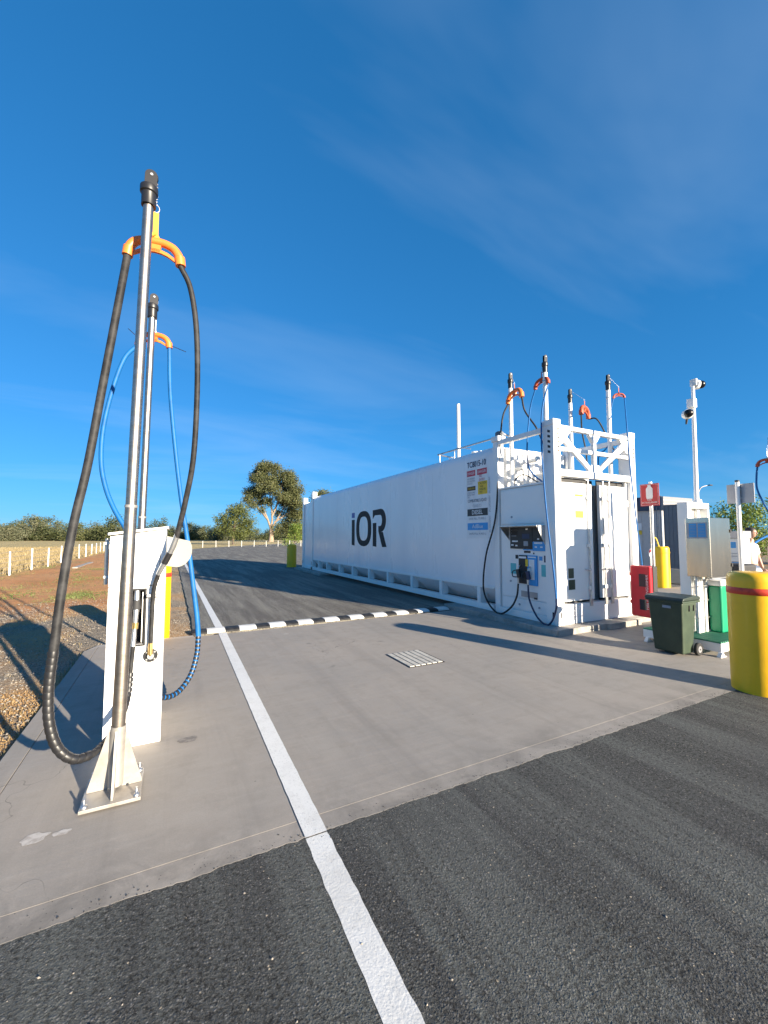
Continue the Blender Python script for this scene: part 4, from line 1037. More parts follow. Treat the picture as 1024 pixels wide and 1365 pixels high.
hung(pD, (8.350, 5.350, 4.682), (.55,-.45,0), 'thin blue hose hanging down the right corner post to the ground side',
     [(8.220, 5.500, 4.138), (8.277, 5.500, 3.788), (8.236, 5.600, 3.544), (8.149, 5.700, 3.424), (8.113, 5.700, 3.193), (8.376, 5.800, 3.097)],
     [(8.030, 5.000, 3.833), (8.050, 4.970, 2.924), (8.133, 4.950, 2.034), (8.272, 4.950, 1.118), (8.334, 4.950, 0.558), (8.315, 4.980, 0.233)], 'blue_hose', .0125, 'dull_orange', .62)

# ================================================================== LEFT DISPENSER, POLES AND HOSES
cbx = (-.43, -.035, 3.90, 4.52)
cab = thing('dispenser_cabinet', (-.23,4.2,0), 'tall narrow white fuel dispenser cabinet at the left on the slab', 'cabinet')
x0, x1, y0, y1 = cbx
body = MB()
body.prism([(x0,.02),(x1,.02),(x1,1.715),(x0,1.66)], 1, y0, y0+.02) if False else None
# front skin built round the nozzle recess
rx0, rx1, rz0, rz1 = -.335, -.178, .79, 1.222
body.box((x0,y0,.0),(x1,y0+.03,rz0)); body.box((x0,y0,rz0+.0),(rx0,y0+.03,rz1)); body.box((rx1,y0,rz0),(x1,y0+.03,rz1)); body.box((x0,y0,rz1),(x1,y0+.03,1.252))
body.prism([(x0,0),(x0,1.655),(x1,1.715),(x1,0)], 1, y0+.14, y1)
body.box((x0,y0+.03,0),(x0+.02,y0+.14,1.252)); body.box((x1-.02,y0+.03,0),(x1,y0+.14,1.252))
body.build('cabinet_body', M['cab_white'], cab, bev=.003)
MB().prism([(x0,1.258),(x0,1.655),(x1-.045,1.708),(x1-.045,1.258)], 1, y0-.004, y0+.138).build('upper_panel', M['cab_white'], cab, bev=.004)
MB().prism([(x1-.041,1.258),(x1-.041,1.709),(x1,1.715),(x1,1.258)], 1, y0-.002, y0+.138).build('edge_trim', M['cab_white'], cab, bev=.003)
MB().prism([(x0-.015,1.664),(x0-.015,1.684),(x1+.02,1.742),(x1+.02,1.722)], 1, y0-.03, y1+.02).build('lid', M['white_dirty'], cab, bev=.003)
rc = MB(); rc.box((rx0,y0+.12,rz0),(rx1,y0+.135,rz1)); rc.box((rx0,y0+.031,rz0),(rx0+.006,y0+.12,rz1)); rc.box((rx1-.006,y0+.031,rz0),(rx1,y0+.12,rz1)); rc.box((rx0,y0+.031,rz1-.006),(rx1,y0+.12,rz1)); rc.box((rx0,y0+.031,rz0),(rx1,y0+.12,rz0+.006))
rc.build('nozzle_recess', M['dark'], cab)
fr = MB(); fr.box((rx0-.012,y0-.004,rz0-.014),(rx1+.014,y0-.001,rz0)); fr.box((rx0-.012,y0-.004,rz1),(rx1+.014,y0-.001,rz1+.014)); fr.box((rx1,y0-.004,rz0),(rx1+.014,y0-.001,rz1)); fr.box((rx0-.012,y0-.004,rz0),(rx0,y0-.001,rz1))
fr.build('recess_frame', M['black'], cab)
MB().box((rx1-.018,y0+.025,rz0+.01),(rx1-.010,y0+.06,rz1-.02)).build('recess_edge', M['pipe_white'], cab)
for x, z in ((-.40,1.13),(-.06,1.13),(-.40,.10),(-.075,.08),(-.06,.15),(-.40,.6)):
    MB().lathe([(.008,-.003),(.008,0)], (x,y0,z), 10, 1).build('screw', M['galv'], cab)
MB().tube([(x0-.03,y0+.10,1.27),(x0-.03,y0+.10,1.64)], .014, 10).build('side_bar', M['galv'], cab)
for z in (1.32,1.59): MB().box((x0-.045,y0+.085,z),(x0,y0+.115,z+.02)).build('bar_bracket', M['white_dirty'], cab, bev=.003)
# paddle plate at the right side
pl = []
for i in range(17):
    a = R(75) - R(165)*i/16; pl.append((.045+.125*math.cos(a), 1.535+.15*math.sin(a)))
pl = [(p[0], min(p[1], 1.66 - (p[0]+.03)*.25)) for p in pl] + [(-.033,1.40),(-.033,1.66)]
MB().prism(pl, 1, 4.10, 4.108).build('paddle_plate', M['grey_plate'], cab, bev=.002)
# outlet flange + clamp
fl = MB().lathe([(.052,-.012),(.052,.0)], (-.122,y0-.001,.695), 24, 1).build('outlet_flange', M['black'], cab)
for k in range(4):
    a = R(45+90*k); MB().lathe([(.007,-.006),(.007,0)], (-.122+.04*math.cos(a), y0-.013, .695+.04*math.sin(a)), 8, 1).build('bolt', M['galv'], fl)
MB().lathe([(.024,-.03),(.024,0)], (-.122,y0-.013,.695), 16, 1).build('elbow', M['galv'], fl)
MB().box((-.165,y0-.05,1.165),(-.06,y0-.001,1.19)).build('hose_clamp', M['galv'], cab, bev=.004)

def steel_pole(x, y, ztop, lean, label, base=True):
    t = thing('hose_pole', (x,y,0), label, 'pole', None)
    def at(z): return (x + lean*z, y, z)
    MB().tube([at(.05), at(.42)], .045, 20).build('base_sleeve', M['gusset'], t)
    MB().tube([at(.40), at(1.25)], .040, 20).build('lower_shaft', M['pole'], t)
    MB().tube([at(1.24), at(1.86)], [.040,.036], 20).build('middle_shaft', M['pole'], t)
    MB().tube([at(1.86), at(ztop)], [.034,.033], 20).build('upper_shaft', M['pole'], t)
    MB().cyl(at(1.85), at(1.868), .0385, n=20).build('collar', M['gusset'], t)
    MB().box((x-.165,y-.19,.012),(x+.155,y+.17,.032)).build('base_plate', M['gusset'], t, bev=.002)
    for i, (dx, dy) in enumerate(((-1,0),(1,0),(0,-1),(0,1))):
        L = .135
        if dx: MB().prism([(x+dx*.040,.034),(x+dx*(.04+L*.82),.034),(x+dx*(.04+L*.82),.05),(x+dx*.046,.40),(x+dx*.040,.40)], 1, y-.006, y+.006).build('gusset', M['gusset'], t)
        else: MB().prism([(y+dy*.040,.034),(y+dy*(.04+L*.9),.034),(y+dy*(.04+L*.9),.05),(y+dy*.046,.40),(y+dy*.040,.40)], 0, x-.006, x+.006).build('gusset', M['gusset'], t)
    for dx in (-1,1):
        for dy in (-1,1):
            bx_, by_ = x-.005+dx*.135, y-.01+dy*.155
            MB().lathe([(.008,0),(.008,.045),(.015,.045),(.015,.06),(.007,.06),(.007,.09)][1:] if False else [(.018,.032),(.018,.046),(.0075,.047),(.0075,.085)], (bx_,by_,0), 8).build('anchor_bolt', M['galv'], t)
    p = at(ztop); cap_parts(t, p[0], p[1], ztop+.02, 1.0); return t, p
t1, p1 = steel_pole(-.28, 3.27, 4.10, .017, 'nearest stainless steel hose pole bolted to the slab in front of the cabinet')
t2, p2 = steel_pole(-.30, 5.02, 4.12, .012, 'second steel hose pole standing behind the white cabinet')

# near black hose
hA = hose_thing('fuel_hose', (-.15,3.4,3.8), 'heavy black hose hung over the bright orange saddle on the nearest pole')
e0, e1, tp = saddle(hA, (-0.170, 3.440, 3.874), (1,-.12,0), 'orange', 1.02)
strap_and_cord(hA, tp, (p1[0]+.045, p1[1]+.02, p1[2]+.11), 1.0)
L1 = [e0, (-0.395, 3.420, 3.236), (-0.458, 3.400, 2.671), (-0.514, 3.360, 2.134), (-0.570, 3.320, 1.728), (-0.605, 3.260, 1.301), (-0.623, 3.220, 0.943)]
MB().tube(L1, .0255, 14, 10).build('hose', M['black_rubber'], hA, label='thick left run of the black hose')
L2 = [(-0.623, 3.220, 0.952), (-0.634, 3.200, 0.726), (-0.618, 3.180, 0.533), (-0.571, 3.170, 0.387), (-0.493, 3.180, 0.299), (-0.410, 3.240, 0.279), (-0.352, 3.380, 0.289), (-0.301, 3.550, 0.309), (-0.262, 3.750, 0.433), (-0.252, 3.820, 0.635), (-0.242, 3.820, 0.795)]
MB().tube(L2, [.0265,.0265,.026,.022,.018,.016,.016], 14, 10).build('hose_loop', M['black_rubber'], hA)
guard(hA, L2[:6], .0295, 'black', .040, .86); guard(hA, L2[5:10], .0245, 'black', .036, .8)
R1 = [e1, (0.079, 3.440, 3.576), (0.130, 3.460, 3.267), (0.149, 3.500, 2.804), (0.138, 3.560, 2.277), (0.091, 3.660, 1.926), (0.038, 3.740, 1.650)]
MB().tube(R1, .0205, 14, 10).build('hose', M['black_rubber'], hA)
MB().tube([(0.043, 3.735, 1.674), (0.015, 3.760, 1.583), (-0.010, 3.775, 1.517)], [.021,.024,.022], 14).build('coupling', M['galv'], hA)
MB().tube([(-0.007, 3.775, 1.523), (-0.045, 3.795, 1.438)], .025, 14).build('swivel_joint', M['black'], hA)
MB().tube([(-0.043, 3.795, 1.444), (-0.086, 3.820, 1.348)], [.022,.018], 14).build('coupling', M['galv'], hA)
MB().tube([(-0.083, 3.820, 1.353), (-0.110, 3.840, 1.251), (-0.120, 3.855, 1.111), (-0.122, 3.860, 0.932), (-0.124, 3.860, 0.795)], .0165, 14, 8).build('hose', M['black_rubber'], hA)
MB().tube([(-0.124, 3.860, 0.801), (-0.124, 3.862, 0.712)], [.017,.019], 12).build('ferrule', M['brass'], hA)
MB().tube([(-0.124, 3.862, 0.724), (-0.126, 3.875, 0.685)], .014, 12).build('brass_fitting', M['brass'], hA)
# nozzle resting in the cabinet recess
MB().tube([(-0.243, 3.830, 0.793), (-0.237, 3.860, 0.943)], [.018,.016], 12).build('ferrule', M['galv'], hA)
MB().tube([(-0.236, 3.860, 0.925), (-0.234, 3.860, 0.972)], .021, 12).build('brass_ring', M['brass'], hA)
MB().tube([(-0.236, 3.870, 0.958), (-0.233, 3.890, 1.097)], [.016,.023], 12).build('nozzle_body', M['galv'], hA)
MB().tube([(-0.234, 3.885, 1.074), (-0.232, 3.890, 1.145)], [.033,.026], 12).build('nozzle_collar', M['seal'], hA)
MB().tube([(-0.233, 3.900, 1.131), (-0.233, 3.930, 1.260), (-0.232, 3.960, 1.342)], [.022,.020,.013], 12).build('spout', M['galv'], hA)

# blue hose on the second pole
hB = hose_thing('fuel_hose', (-.2,5.1,3.9), 'bright blue hose with black tied ends hung on the second pole behind the cabinet')
e0, e1, tp = saddle(hB, (-0.232, 5.120, 3.891), (1,-.25,0), 'orange', .92)
strap_and_cord(hB, tp, (p2[0]+.045, p2[1]+.02, p2[2]+.11), .9, 'cord')
MB().tube([e0, (-0.499, 5.100, 3.557), (-0.595, 5.100, 3.197), (-0.660, 5.100, 2.788), (-0.664, 5.080, 2.430), (-0.613, 5.050, 2.157), (-0.522, 5.000, 1.925), (-0.414, 4.950, 1.734), (-0.340, 4.900, 1.582)], [.021,.024], 12, 8).build('hose', M['blue_hose'], hB)
MB().tube([e1, (-0.057, 5.100, 3.286), (0.004, 5.080, 2.696), (0.079, 5.050, 2.112), (0.158, 5.000, 1.617), (0.219, 4.950, 1.172), (0.266, 4.900, 0.816), (0.286, 4.880, 0.581)], [.020,.027], 12, 8).build('hose', M['blue_hose'], hB)
LB = [(0.285, 4.880, 0.597), (0.274, 4.850, 0.417), (0.223, 4.800, 0.238), (0.133, 4.720, 0.126), (0.040, 4.640, 0.095), (-0.062, 4.560, 0.125)]
MB().tube(LB, .0235, 12, 8).build('hose_loop', M['blue_hose'], hB)
guard(hB, LB, .0275, 'black', .042, .66)
for a_, b_ in (((-0.412, 5.100, 3.841), (-0.466, 5.000, 3.849)), ((-0.093, 5.100, 3.802), (0.086, 4.900, 3.672))): MB().tube([a_, b_], .0035, 5).build('cable_tie', M['black'], hB)

# ================================================================== BOLLARDS
def bollard(x, y, label, r=.245, h=1.28, m='yellow', band=True, z0=0):
    t = thing('bollard', (x,y,z0), label, 'bollard', 'yellow bollards round the fuel yard')
    MB().lathe([(r*1.0,z0-.05),(r,z0+h-.10),(r*.985,z0+h-.055),(r*.93,z0+h-.022),(r*.8,z0+h-.004),(r*.5,z0+h)], (x,y,0), 48).build('sleeve', M[m], t)
    if band: MB().lathe([(r+.0005,h-.235),(r+.0035,h-.233),(r+.0035,h-.165),(r+.0005,h-.163)], (x,y,z0), 48).build('red_band', M['red_band'], t)
    return t
bollard(5.71, 2.20, 'big yellow bollard with a red band in the right foreground', .245, 1.27)
bollard(-.215, 7.93, 'yellow bollard mostly hidden behind the white dispenser cabinet', .235, 1.22)
bollard(6.02, 23.0, 'squat yellow bollard at the far end of the white tank', .265, 1.25, band=False)
yb = bollard(14.55, 8.05, 'bright yellow bollard with a chain by the grey building', .22, 1.34, 'yellow_post', False)
MB().lathe([(.232,1.12),(.232,1.16)], (14.55,8.05,0), 32).build('rim', M['yellow_post'], yb)
cy = [(14.5,8.1,1.34),(14.45,8.15,1.6),(14.4,8.2,1.62),(14.4,8.3,1.45)]
MB().tube(cy, .02, 8, 5).build('hook', M['yellow_post'], yb)

# ================================================================== YARD AT THE RIGHT
# fire extinguisher post, sign and cabinet
ex, ey = 7.92, 4.53
ep = thing('sign_post', (ex,ey,0), 'galvanised post carrying the red extinguisher sign and the red cabinet', 'post')
MB().tube([(ex,ey,0),(ex,ey,2.68)], .028, 12).build('pole', M['galv'], ep)
MB().box((ex-.07,ey-.07,0),(ex+.07,ey+.07,.012)).build('foot_plate', M['galv'], ep, bev=.002)
sg = MB().box((ex-.042,ey-.17,2.23),(ex-.034,ey+.17,2.64)).build('sign_plate', M['red_dark'], ep, bev=.003)
MB().box((ex-.0445,ey-.155,2.245),(ex-.0425,ey+.155,2.248)).build('border', M['print_white'], sg)
for a, bz in (((ey-.155,2.249),(ey-.152,2.625)),((ey+.152,2.249),(ey+.155,2.625)),((ey-.155,2.625),(ey+.155,2.628))):
    MB().box((ex-.0445,a[0],a[1]),(ex-.0425,bz[0],bz[1])).build('border', M['print_white'], sg)
ys_ = ey+.0
MB().prism([(ys_-.05,2.36),(ys_+.05,2.36),(ys_+.06,2.40),(ys_+.06,2.55),(ys_+.03,2.59),(ys_+.03,2.62),(ys_-.03,2.62),(ys_-.03,2.59),(ys_-.06,2.55),(ys_-.06,2.40)], 0, ex-.0455, ex-.0425).build('extinguisher_symbol', M['print_white'], sg)
text('lettering', 'EXTINGUISHER', .032, (ex-.046,ey,2.275), YR, ZU, M['print_white'], sg, width=.28, ext=0); text('lettering', 'FIRE', .03, (ex-.046,ey,2.325), YR, ZU, M['print_white'], sg, ext=0)
rb = thing('extinguisher_cabinet', (ex-.11,ey+.1,.2), 'red plastic fire extinguisher cabinet mounted on the sign post', 'cabinet')
MB().box((ex-.26,ey-.08,.20),(ex-.17,ey+.29,1.13)).build('cover', M['red'], rb, bev=.03, seg=4)
MB().box((ex-.168,ey-.085,.22),(ex-.035,ey+.285,1.12)).build('back_shell', M['seal'], rb, bev=.02, seg=3)
for z0, z1_, mm in ((.75,.98,'window_grey'),(.33,.52,'glass')):
    MB().box((ex-.265,ey+.0,z0),(ex-.2605,ey+.12,z1_)).build('window', M[mm], rb, bev=.01)
text('lettering', 'FIRE EXTINGUISHER', .045, (ex-.2615,ey-.04,.66), ZU, (0,1,0), M['print_white'], rb, width=.62, ext=0)
for z in (.42,.93): MB().box((ex-.24,ey+.285,z),(ex-.19,ey+.315,z+.06)).build('latch', M['red'], rb, bev=.005)
MB().lathe([(.075,-.004),(.075,.004)], (14.0,7.8,1.28), 20, 1) if False else None
rd = thing('round_sign', (10.6,6.0,0), 'small round red and white sign on a thin stake beside the yellow bollard', 'sign')
_s = Vector((10.406, 6.000, 1.267)); MB().tube([(_s.x+.02,6.03,0),(_s.x+.02,6.03,_s.z)], .015, 8).build('stake', M['galv'], rd)
MB().lathe([(.10,-.004),(.10,.004)], (_s.x,6.0,_s.z), 24, 1).build('disc', M['print_white'], rd)
MB().prism([(_s.x+.095*math.cos(R(a)), _s.z+.095*math.sin(R(a))) for a in range(5,176,17)], 1, 5.990, 5.995).build('red_top', M['red_dark'], rd)
rd.location = (_s.x,6.0,0)
for ch in kids(rd): ch.data.transform(Matrix.Translation((10.6-_s.x, 0, 0)))

# wheelie bin
bn = thing('wheelie_bin', (6.46,3.43,0), 'green wheelie bin with a dark closed lid standing on the concrete', 'bin')
def taper(mb, x0, x1, y0, y1, X0_, X1_, Y0_, Y1_, z0, z1):
    vs = [(x0,y0,z0),(x1,y0,z0),(x1,y1,z0),(x0,y1,z0),(X0_,Y0_,z1),(X1_,Y0_,z1),(X1_,Y1_,z1),(X0_,Y1_,z1)]
    return mb.add(vs, [(0,3,2,1),(4,5,6,7),(0,1,5,4),(1,2,6,5),(2,3,7,6),(3,0,4,7)])
taper(MB(), 6.31,6.56,3.26,3.645, 6.25,6.62,3.22,3.68, .03,.74).build('bin_body', M['green_bin'], bn, bev=.02, seg=3)
MB().box((6.225,3.195,.735),(6.67,3.705,.765)).build('rim', M['green_bin'], bn, bev=.008)
MB().prism([(6.21,.768),(6.67,.768),(6.66,.815),(6.50,.835),(6.24,.81)], 1, 3.19, 3.71).build('lid', M['bin_lid'], bn, bev=.012, seg=3)
MB().box((6.236,3.36,.655),(6.2465,3.47,.69)).build('name_plate', M['print_grey'], bn)
MB().tube([(6.69,3.26,.78),(6.72,3.26,.80),(6.72,3.62,.80),(6.69,3.62,.78)], .013, 8).build('grab_handle', M['green_bin'], bn)
for xx_ in (6.42,6.53): MB().box((xx_,3.212,.62),(xx_+.012,3.23,.70)).build('slot', M['dark'], bn)
MB().box((6.300,3.30,.05),(6.335,3.58,.62)).build('front_face', M['bin_lid'], bn, bev=.01) if False else None
for yy in (3.215,3.60):
    wh = MB().lathe([(.075,-.022),(.085,-.018),(.085,.018),(.075,.022)], (6.60,yy,.086), 24, 1).build('wheel', M['rubber_tyre'], bn)
    MB().lathe([(.045,-.025),(.045,.025)], (6.60,yy,.086), 20, 1).build('hub', M['grey_sign'], wh); MB().lathe([(.012,-.03),(.012,.03)], (6.60,yy,.086), 10, 1).build('axle_end', M['seal'], wh)
MB().cyl((6.60,3.24,.086),(6.60,3.58,.086), .01, n=8).build('axle', M['galv'], bn)

# grated platform
pf = thing('grated_platform', (7.4,3.6,0), 'low platform with green grating on a white steel frame behind the bin', 'platform')
px0, px1, py0, py1, pz = 6.78, 8.55, 3.02, 4.08, .19
fr = MB(); fr.box((px0,py0,pz-.13),(px1,py0+.02,pz-.012)); fr.box((px0,py1-.02,pz-.13),(px1,py1,pz-.012)); fr.box((px0,py0+.021,pz-.13),(px0+.02,py1-.021,pz-.012)); fr.box((px1-.02,py0+.021,pz-.13),(px1,py1-.021,pz-.012)); fr.build('platform_frame', M['white'], pf, bev=.003)
for x in np.arange(px0+.004, px1-.02, .055): MB().box((x,py0+.002,pz-.01),(x+.02,py1-.002,pz+.012)).build('grate_bar', M['green_grate'], pf)
cr2 = MB()
for y in np.arange(py0+.01, py1-.02, .075): cr2.box((px0+.002,y,pz-.011),(px1-.002,y+.012,pz+.007))
cr2.build('grate_cross_bars', M['green_grate'], pf)
for x, y in ((px0+.03,py0-.02),(px0+.02,py1-.1),(px0+.55,py0-.02),(px1-.1,py0)):
    MB().prism([(x-.09,.0),(x+.06,.0),(x+.06,.012),(x+.02,.012),(x-.02,.06),(x-.02,pz-.125),(x-.04,pz-.125),(x-.05,.06),(x-.09,.012)], 1, y, y+.05).build('foot', M['white_dirty'], pf)

# tower with stainless box
tw = thing('control_tower', (7.1,3.62,.2), 'white steel control tower with stainless boxes, conduits and the camera mast on top', 'control tower')
tx0, tx1, ty0, ty1, tz0, tz1 = 7.19, 7.80, 3.55, 3.70, .202, 2.20
MB().box((tx0-.03,ty0+.0,tz0),(tx0+.03,ty1,tz1)).build('side_panel', M['white'], tw, bev=.004)
MB().box((tx1-.05,ty0,1.6),(tx1,ty1,tz1)).build('side_panel', M['white'], tw, bev=.004)
MB().box((tx0+.031,ty1-.02,.9),(tx1-.051,ty1,tz1-.08)).build('back_panel', M['white_dirty'], tw, bev=.002)
MB().box((tx0+.031,ty0,tz1-.09),(tx1-.051,ty1,tz1)).build('top_rail', M['white'], tw, bev=.004)
MB().box((tx0+.031,ty0,tz0),(tx0+.075,ty0+.04,tz1-.091)).build('front_stile', M['white'], tw, bev=.003)
sb = (7.06,7.66,3.22,3.545,1.055,1.94)
bxo = MB().box((sb[0],sb[2],sb[4]),(sb[0]+.31,sb[3],sb[5])); 
st_ = MB().box((sb[0],sb[2],sb[4]),(sb[1],sb[3],sb[5])).build('stainless_box', M['stainless'], tw, bev=.006)
MB().box((sb[0]-.004,sb[2]+.03,1.63),(sb[0]-.001,sb[3]-.02,1.87)).build('label_plate', M['grey_sign'], st_)
for yy in (sb[2]+.05, sb[2]+.17):
    MB().box((sb[0]-.006,yy,1.65),(sb[0]-.0045,yy+.10,1.855)).build('blue_label', M['sky_blue'], st_)
    for k in range(8): MB().box((sb[0]-.0075,yy+.01,1.665+k*.023),(sb[0]-.0062,yy+.09,1.670+k*.023)).build('printed_line', M['print_grey'], st_)
for z in (1.72,1.2): MB().box((sb[1]-.02,sb[2]-.012,z),(sb[1]+.012,sb[2]-.001,z+.05)).build('latch', M['seal'], st_, bev=.003)
MB().box((sb[0]-.012,sb[2]-.010,1.04),(sb[1]+.006,sb[2]-.001,1.053)).build('lip', M['galv'], st_)
# struts and conduits between box and platform
for xx_ in (7.12,7.44):
    m_ = MB().box((xx_,3.44,tz0),(xx_+.042,3.47,1.05)).build('strut_channel', M['white_dirty'], tw, bev=.003)
    for k in range(10): MB().box((xx_+.014,3.4375,.26+k*.078),(xx_+.028,3.4395,.30+k*.078)).build('strut_slot', M['seal'], m_)
for i, xx_ in enumerate((7.20,7.25,7.29,7.35,7.385)):
    MB().tube([(xx_,3.46,tz0),(xx_,3.46,.75),(xx_+(.05 if i > 2 else 0),3.46,.95),(xx_+(.09 if i > 2 else 0),3.46,1.055)], .017 if i != 2 else .012, 10, 3).build('conduit', M['pipe_white'], tw)
for z in (.42,.68,.9): MB().box((7.10,3.425,z),(7.50,3.435,z+.012)).build('conduit_strap', M['galv'], tw)
MB().box((7.49,3.40,1.0),(7.54,3.46,1.09)).build('junction_box', M['white'], tw, bev=.004)
# mast
mt = thing('camera_mast', (7.68,3.66,2.20), 'white mast with two dome cameras and a box above the control tower', 'camera mast')
mtop = 4.14
MB().tube([(7.657, 3.660, 1.945), (7.668, 3.660, 2.340), (7.711, 3.660, 4.214)], [.040,.034,.026], 14).build('mast_pole', M['white'], mt)
MB().tube([(7.68,3.66,2.20),(7.68,3.66,2.27)], [.07,.045], 14).build('mast_foot', M['white_dirty'], mt)
MB().box((7.05,3.66,3.46),(7.17,3.80,3.80)) if False else None
_cA = Vector((7.648, 3.660, 3.878)); 
MB().box((_cA.x-.035,3.61,_cA.z-.075),(_cA.x+.065,3.72,_cA.z+.075)).build('junction_box', M['white'], mt, bev=.006)
_c2 = Vector((7.449, 3.620, 3.667)); _c1 = Vector((7.808, 3.640, 4.211))
MB().ball(tuple(_c2+Vector((.035,.03,0))), .082, 20).build('camera_housing', M['white'], mt)
MB().ball(tuple(_c2+Vector((-.02,-.018,-.005))), .066, 20).build('camera_dome', M['lens'], mt)
MB().lathe([(.07,-.05),(.078,0),(.074,.05)], tuple(_c1+Vector((-.03,0,0))), 20, 0).build('camera_housing', M['white'], mt)
MB().ball(tuple(_c1+Vector((.022,-.045,-.005))), .066, 20).build('camera_dome', M['lens'], mt)
MB().box((_c1.x-.11,3.60,_c1.z-.03),(_c1.x-.065,3.70,_c1.z+.085)).build('camera_bracket', M['white_dirty'], mt, bev=.006)
MB().tube([tuple(_c2+Vector((.04,.04,-.06))), tuple(_c2+Vector((.05,.06,-.16)))], [.02,.012], 8).build('cable_gland', M['seal'], mt)
MB().lathe([(.03,2.19),(.03,2.24),(.02,2.26)], (7.72,3.64,0.01), 12).build('small_sensor', M['white_dirty'], mt)

# green tub
tb_ = thing('green_tub', (7.72,3.44,.2), 'bright green rounded tub with a white lid on the grated platform', 'tub')
pr = [(.0,.0),(.30,.0),(.37,.03),(.42,.09),(.44,.18),(.45,.70),(0,.70)]
MB().prism([(7.44+u, .203+w) for u, w in pr], 1, 3.28, 3.60).build('tub_body', M['bright_green'], tb_, bev=.025, seg=3)
MB().box((7.41,3.26,.905),(7.92,3.62,.985)).build('tub_lid', M['print_white'], tb_, bev=.02, seg=3)

# sign seen from behind
sp_ = thing('sign_post', (7.9,3.25,0), 'white post carrying a grey sign plate seen from its back', 'sign')
bx2, by2 = 8.03, 3.25
MB().tube([(bx2,by2,0),(bx2,by2,2.53)], .030, 12).build('pole', M['white'], sp_)
MB().box((bx2+.025,by2-.008,2.53),(bx2+.027,by2,2.6)) if False else None
MB().box((bx2+.034,by2-.20,2.19),(bx2+.042,by2+.16,2.50)).build('sign_plate', M['grey_sign'], sp_, bev=.002)
MB().box((bx2+.024,by2-.04,2.26),(bx2+.033,by2+.04,2.29)).build('clip', M['galv'], sp_); MB().box((bx2+.024,by2-.04,2.40),(bx2+.033,by2+.04,2.43)).build('clip', M['galv'], sp_)
MB().lathe([(.031,2.53),(.031,2.56)], (bx2,by2,0), 12).build('cap', M['seal'], sp_)

# far dispenser with blue stickers
fd = thing('dispenser_cabinet', (10.9,4.5,0), 'white dispenser cabinet with blue stickers behind the stainless box', 'cabinet')
dx_, dy_ = 10.6, 4.24
MB().box((dx_,dy_,0),(dx_+.3,dy_+.26,1.62)).build('cabinet_body', M['white_dirty'], fd, bev=.01)
MB().box((dx_-.02,dy_-.02,1.622),(dx_+.32,dy_+.28,1.78)).build('hood', M['grey_sign'], fd, bev=.01)
for y_, z_, w_, h_, mm in ((.06,1.42,.16,.13,'sky_blue'),(.05,1.12,.3,.02,'print_grey'),(.05,.98,.34,.14,'sky_blue'),(.05,1.30,.2,.015,'print_grey'),(.05,1.24,.2,.015,'print_grey'),(.18,.80,.1,.07,'sky_blue'),(.05,.42,.12,.1,'navy'),(.05,.28,.12,.05,'navy')):
    MB().box((dx_-.004,dy_+.25-y_*.5-w_*.58,z_),(dx_-.001,dy_+.25-y_*.5,z_+h_)).build('sticker', M[mm], fd)

# right edge pole with blue hose
rp, rpp = steel_pole(13.06, 4.56, 4.05, 0, 'steel hose pole cut by the right picture edge')
hC = hose_thing('fuel_hose', (12.95,4.4,3.8), 'blue hose in a saddle in shaded orange colour cut by the right picture edge')
e0, e1, tp = saddle(hC, (12.98,4.62,3.56), (.3,-.95,0), 'dull_orange', 1.1); strap_and_cord(hC, tp, (rpp[0], rpp[1]+.04, rpp[2]+.1), .9, 'cord')
MB().tube([e0, (12.95,4.84,3.15),(12.95,4.84,2.85),(12.97,4.74,2.5),(13.0,4.6,2.15),(13.0,4.5,1.9)], .02, 10, 8).build('hose', M['blue_hose'], hC)
MB().tube([e1, (13.2,4.3,3.0),(13.3,4.3,1.8),(13.2,4.3,.9)], .02, 10, 8).build('hose', M['blue_hose'], hC)
bh = MB().tube([(13.254, 4.700, 1.743), (12.528, 4.700, 1.578), (12.178, 4.700, 1.456), (12.021, 4.700, 1.352)], .026, 10, 5).build('fuel_hose', M['blue_hose']); tag(bh, 'thick blue hose held up beside the person at the right edge', 'hose')

# person behind the sign post
pn = thing('person', (11.62,4.52,0), 'person in a white shirt and grey trousers standing behind the white sign post', 'person')
def skin_mesh(name, verts, edges, radii, m, parent, root=0, sub=2):
    me = bpy.data.meshes.new(name); org = ROOTS[parent.name]
    me.from_pydata([(v[0]-org[0]+PXO, v[1]-org[1]+PYO, v[2]) for v in verts], edges, [])
    o = bpy.data.objects.new(name, me); S.collection.objects.link(o); o.parent = parent; ROOTS[o.name] = org
    sk = o.modifiers.new('skin', 'SKIN'); me.skin_vertices.new() if not me.skin_vertices else None
    for i, r in enumerate(radii): me.skin_vertices[0].data[i].radius = (r, r) if not hasattr(r, '__len__') else r
    me.skin_vertices[0].data[root].use_root = True; sk.use_smooth_shade = True
    sb_ = o.modifiers.new('sub', 'SUBSURF'); sb_.levels = sb_.render_levels = sub
    me.materials.append(m); return o
PXO, PYO = 11.62, 4.52
def arm(s): return [(.19*s,0,1.46),(.27*s,-.03,1.18),(.27*s,-.10,.94)]
V_ = [(0,0,.98),(0,.01,1.2),(0,0,1.42),(0,-.01,1.54),(0,-.02,1.64),(.10,0,.93),(.11,-.02,.52),(.12,.02,.09),(.13,-.13,.04),(-.10,0,.93),(-.12,-.02,.52),(-.14,.02,.09),(-.15,-.13,.04)] + arm(1) + arm(-1)
E_ = [(0,1),(1,2),(2,3),(3,4),(0,5),(5,6),(6,7),(7,8),(0,9),(9,10),(10,11),(11,12),(2,13),(13,14),(14,15),(2,16),(16,17),(17,18)]
R_ = [(.15,.10),(.14,.10),(.17,.11),.055,.06,.085,.06,.045,.035,.085,.06,.045,.035,.055,.042,.03,.055,.042,.03]
skin_mesh('body', V_, E_, R_, M['skin'], pn)
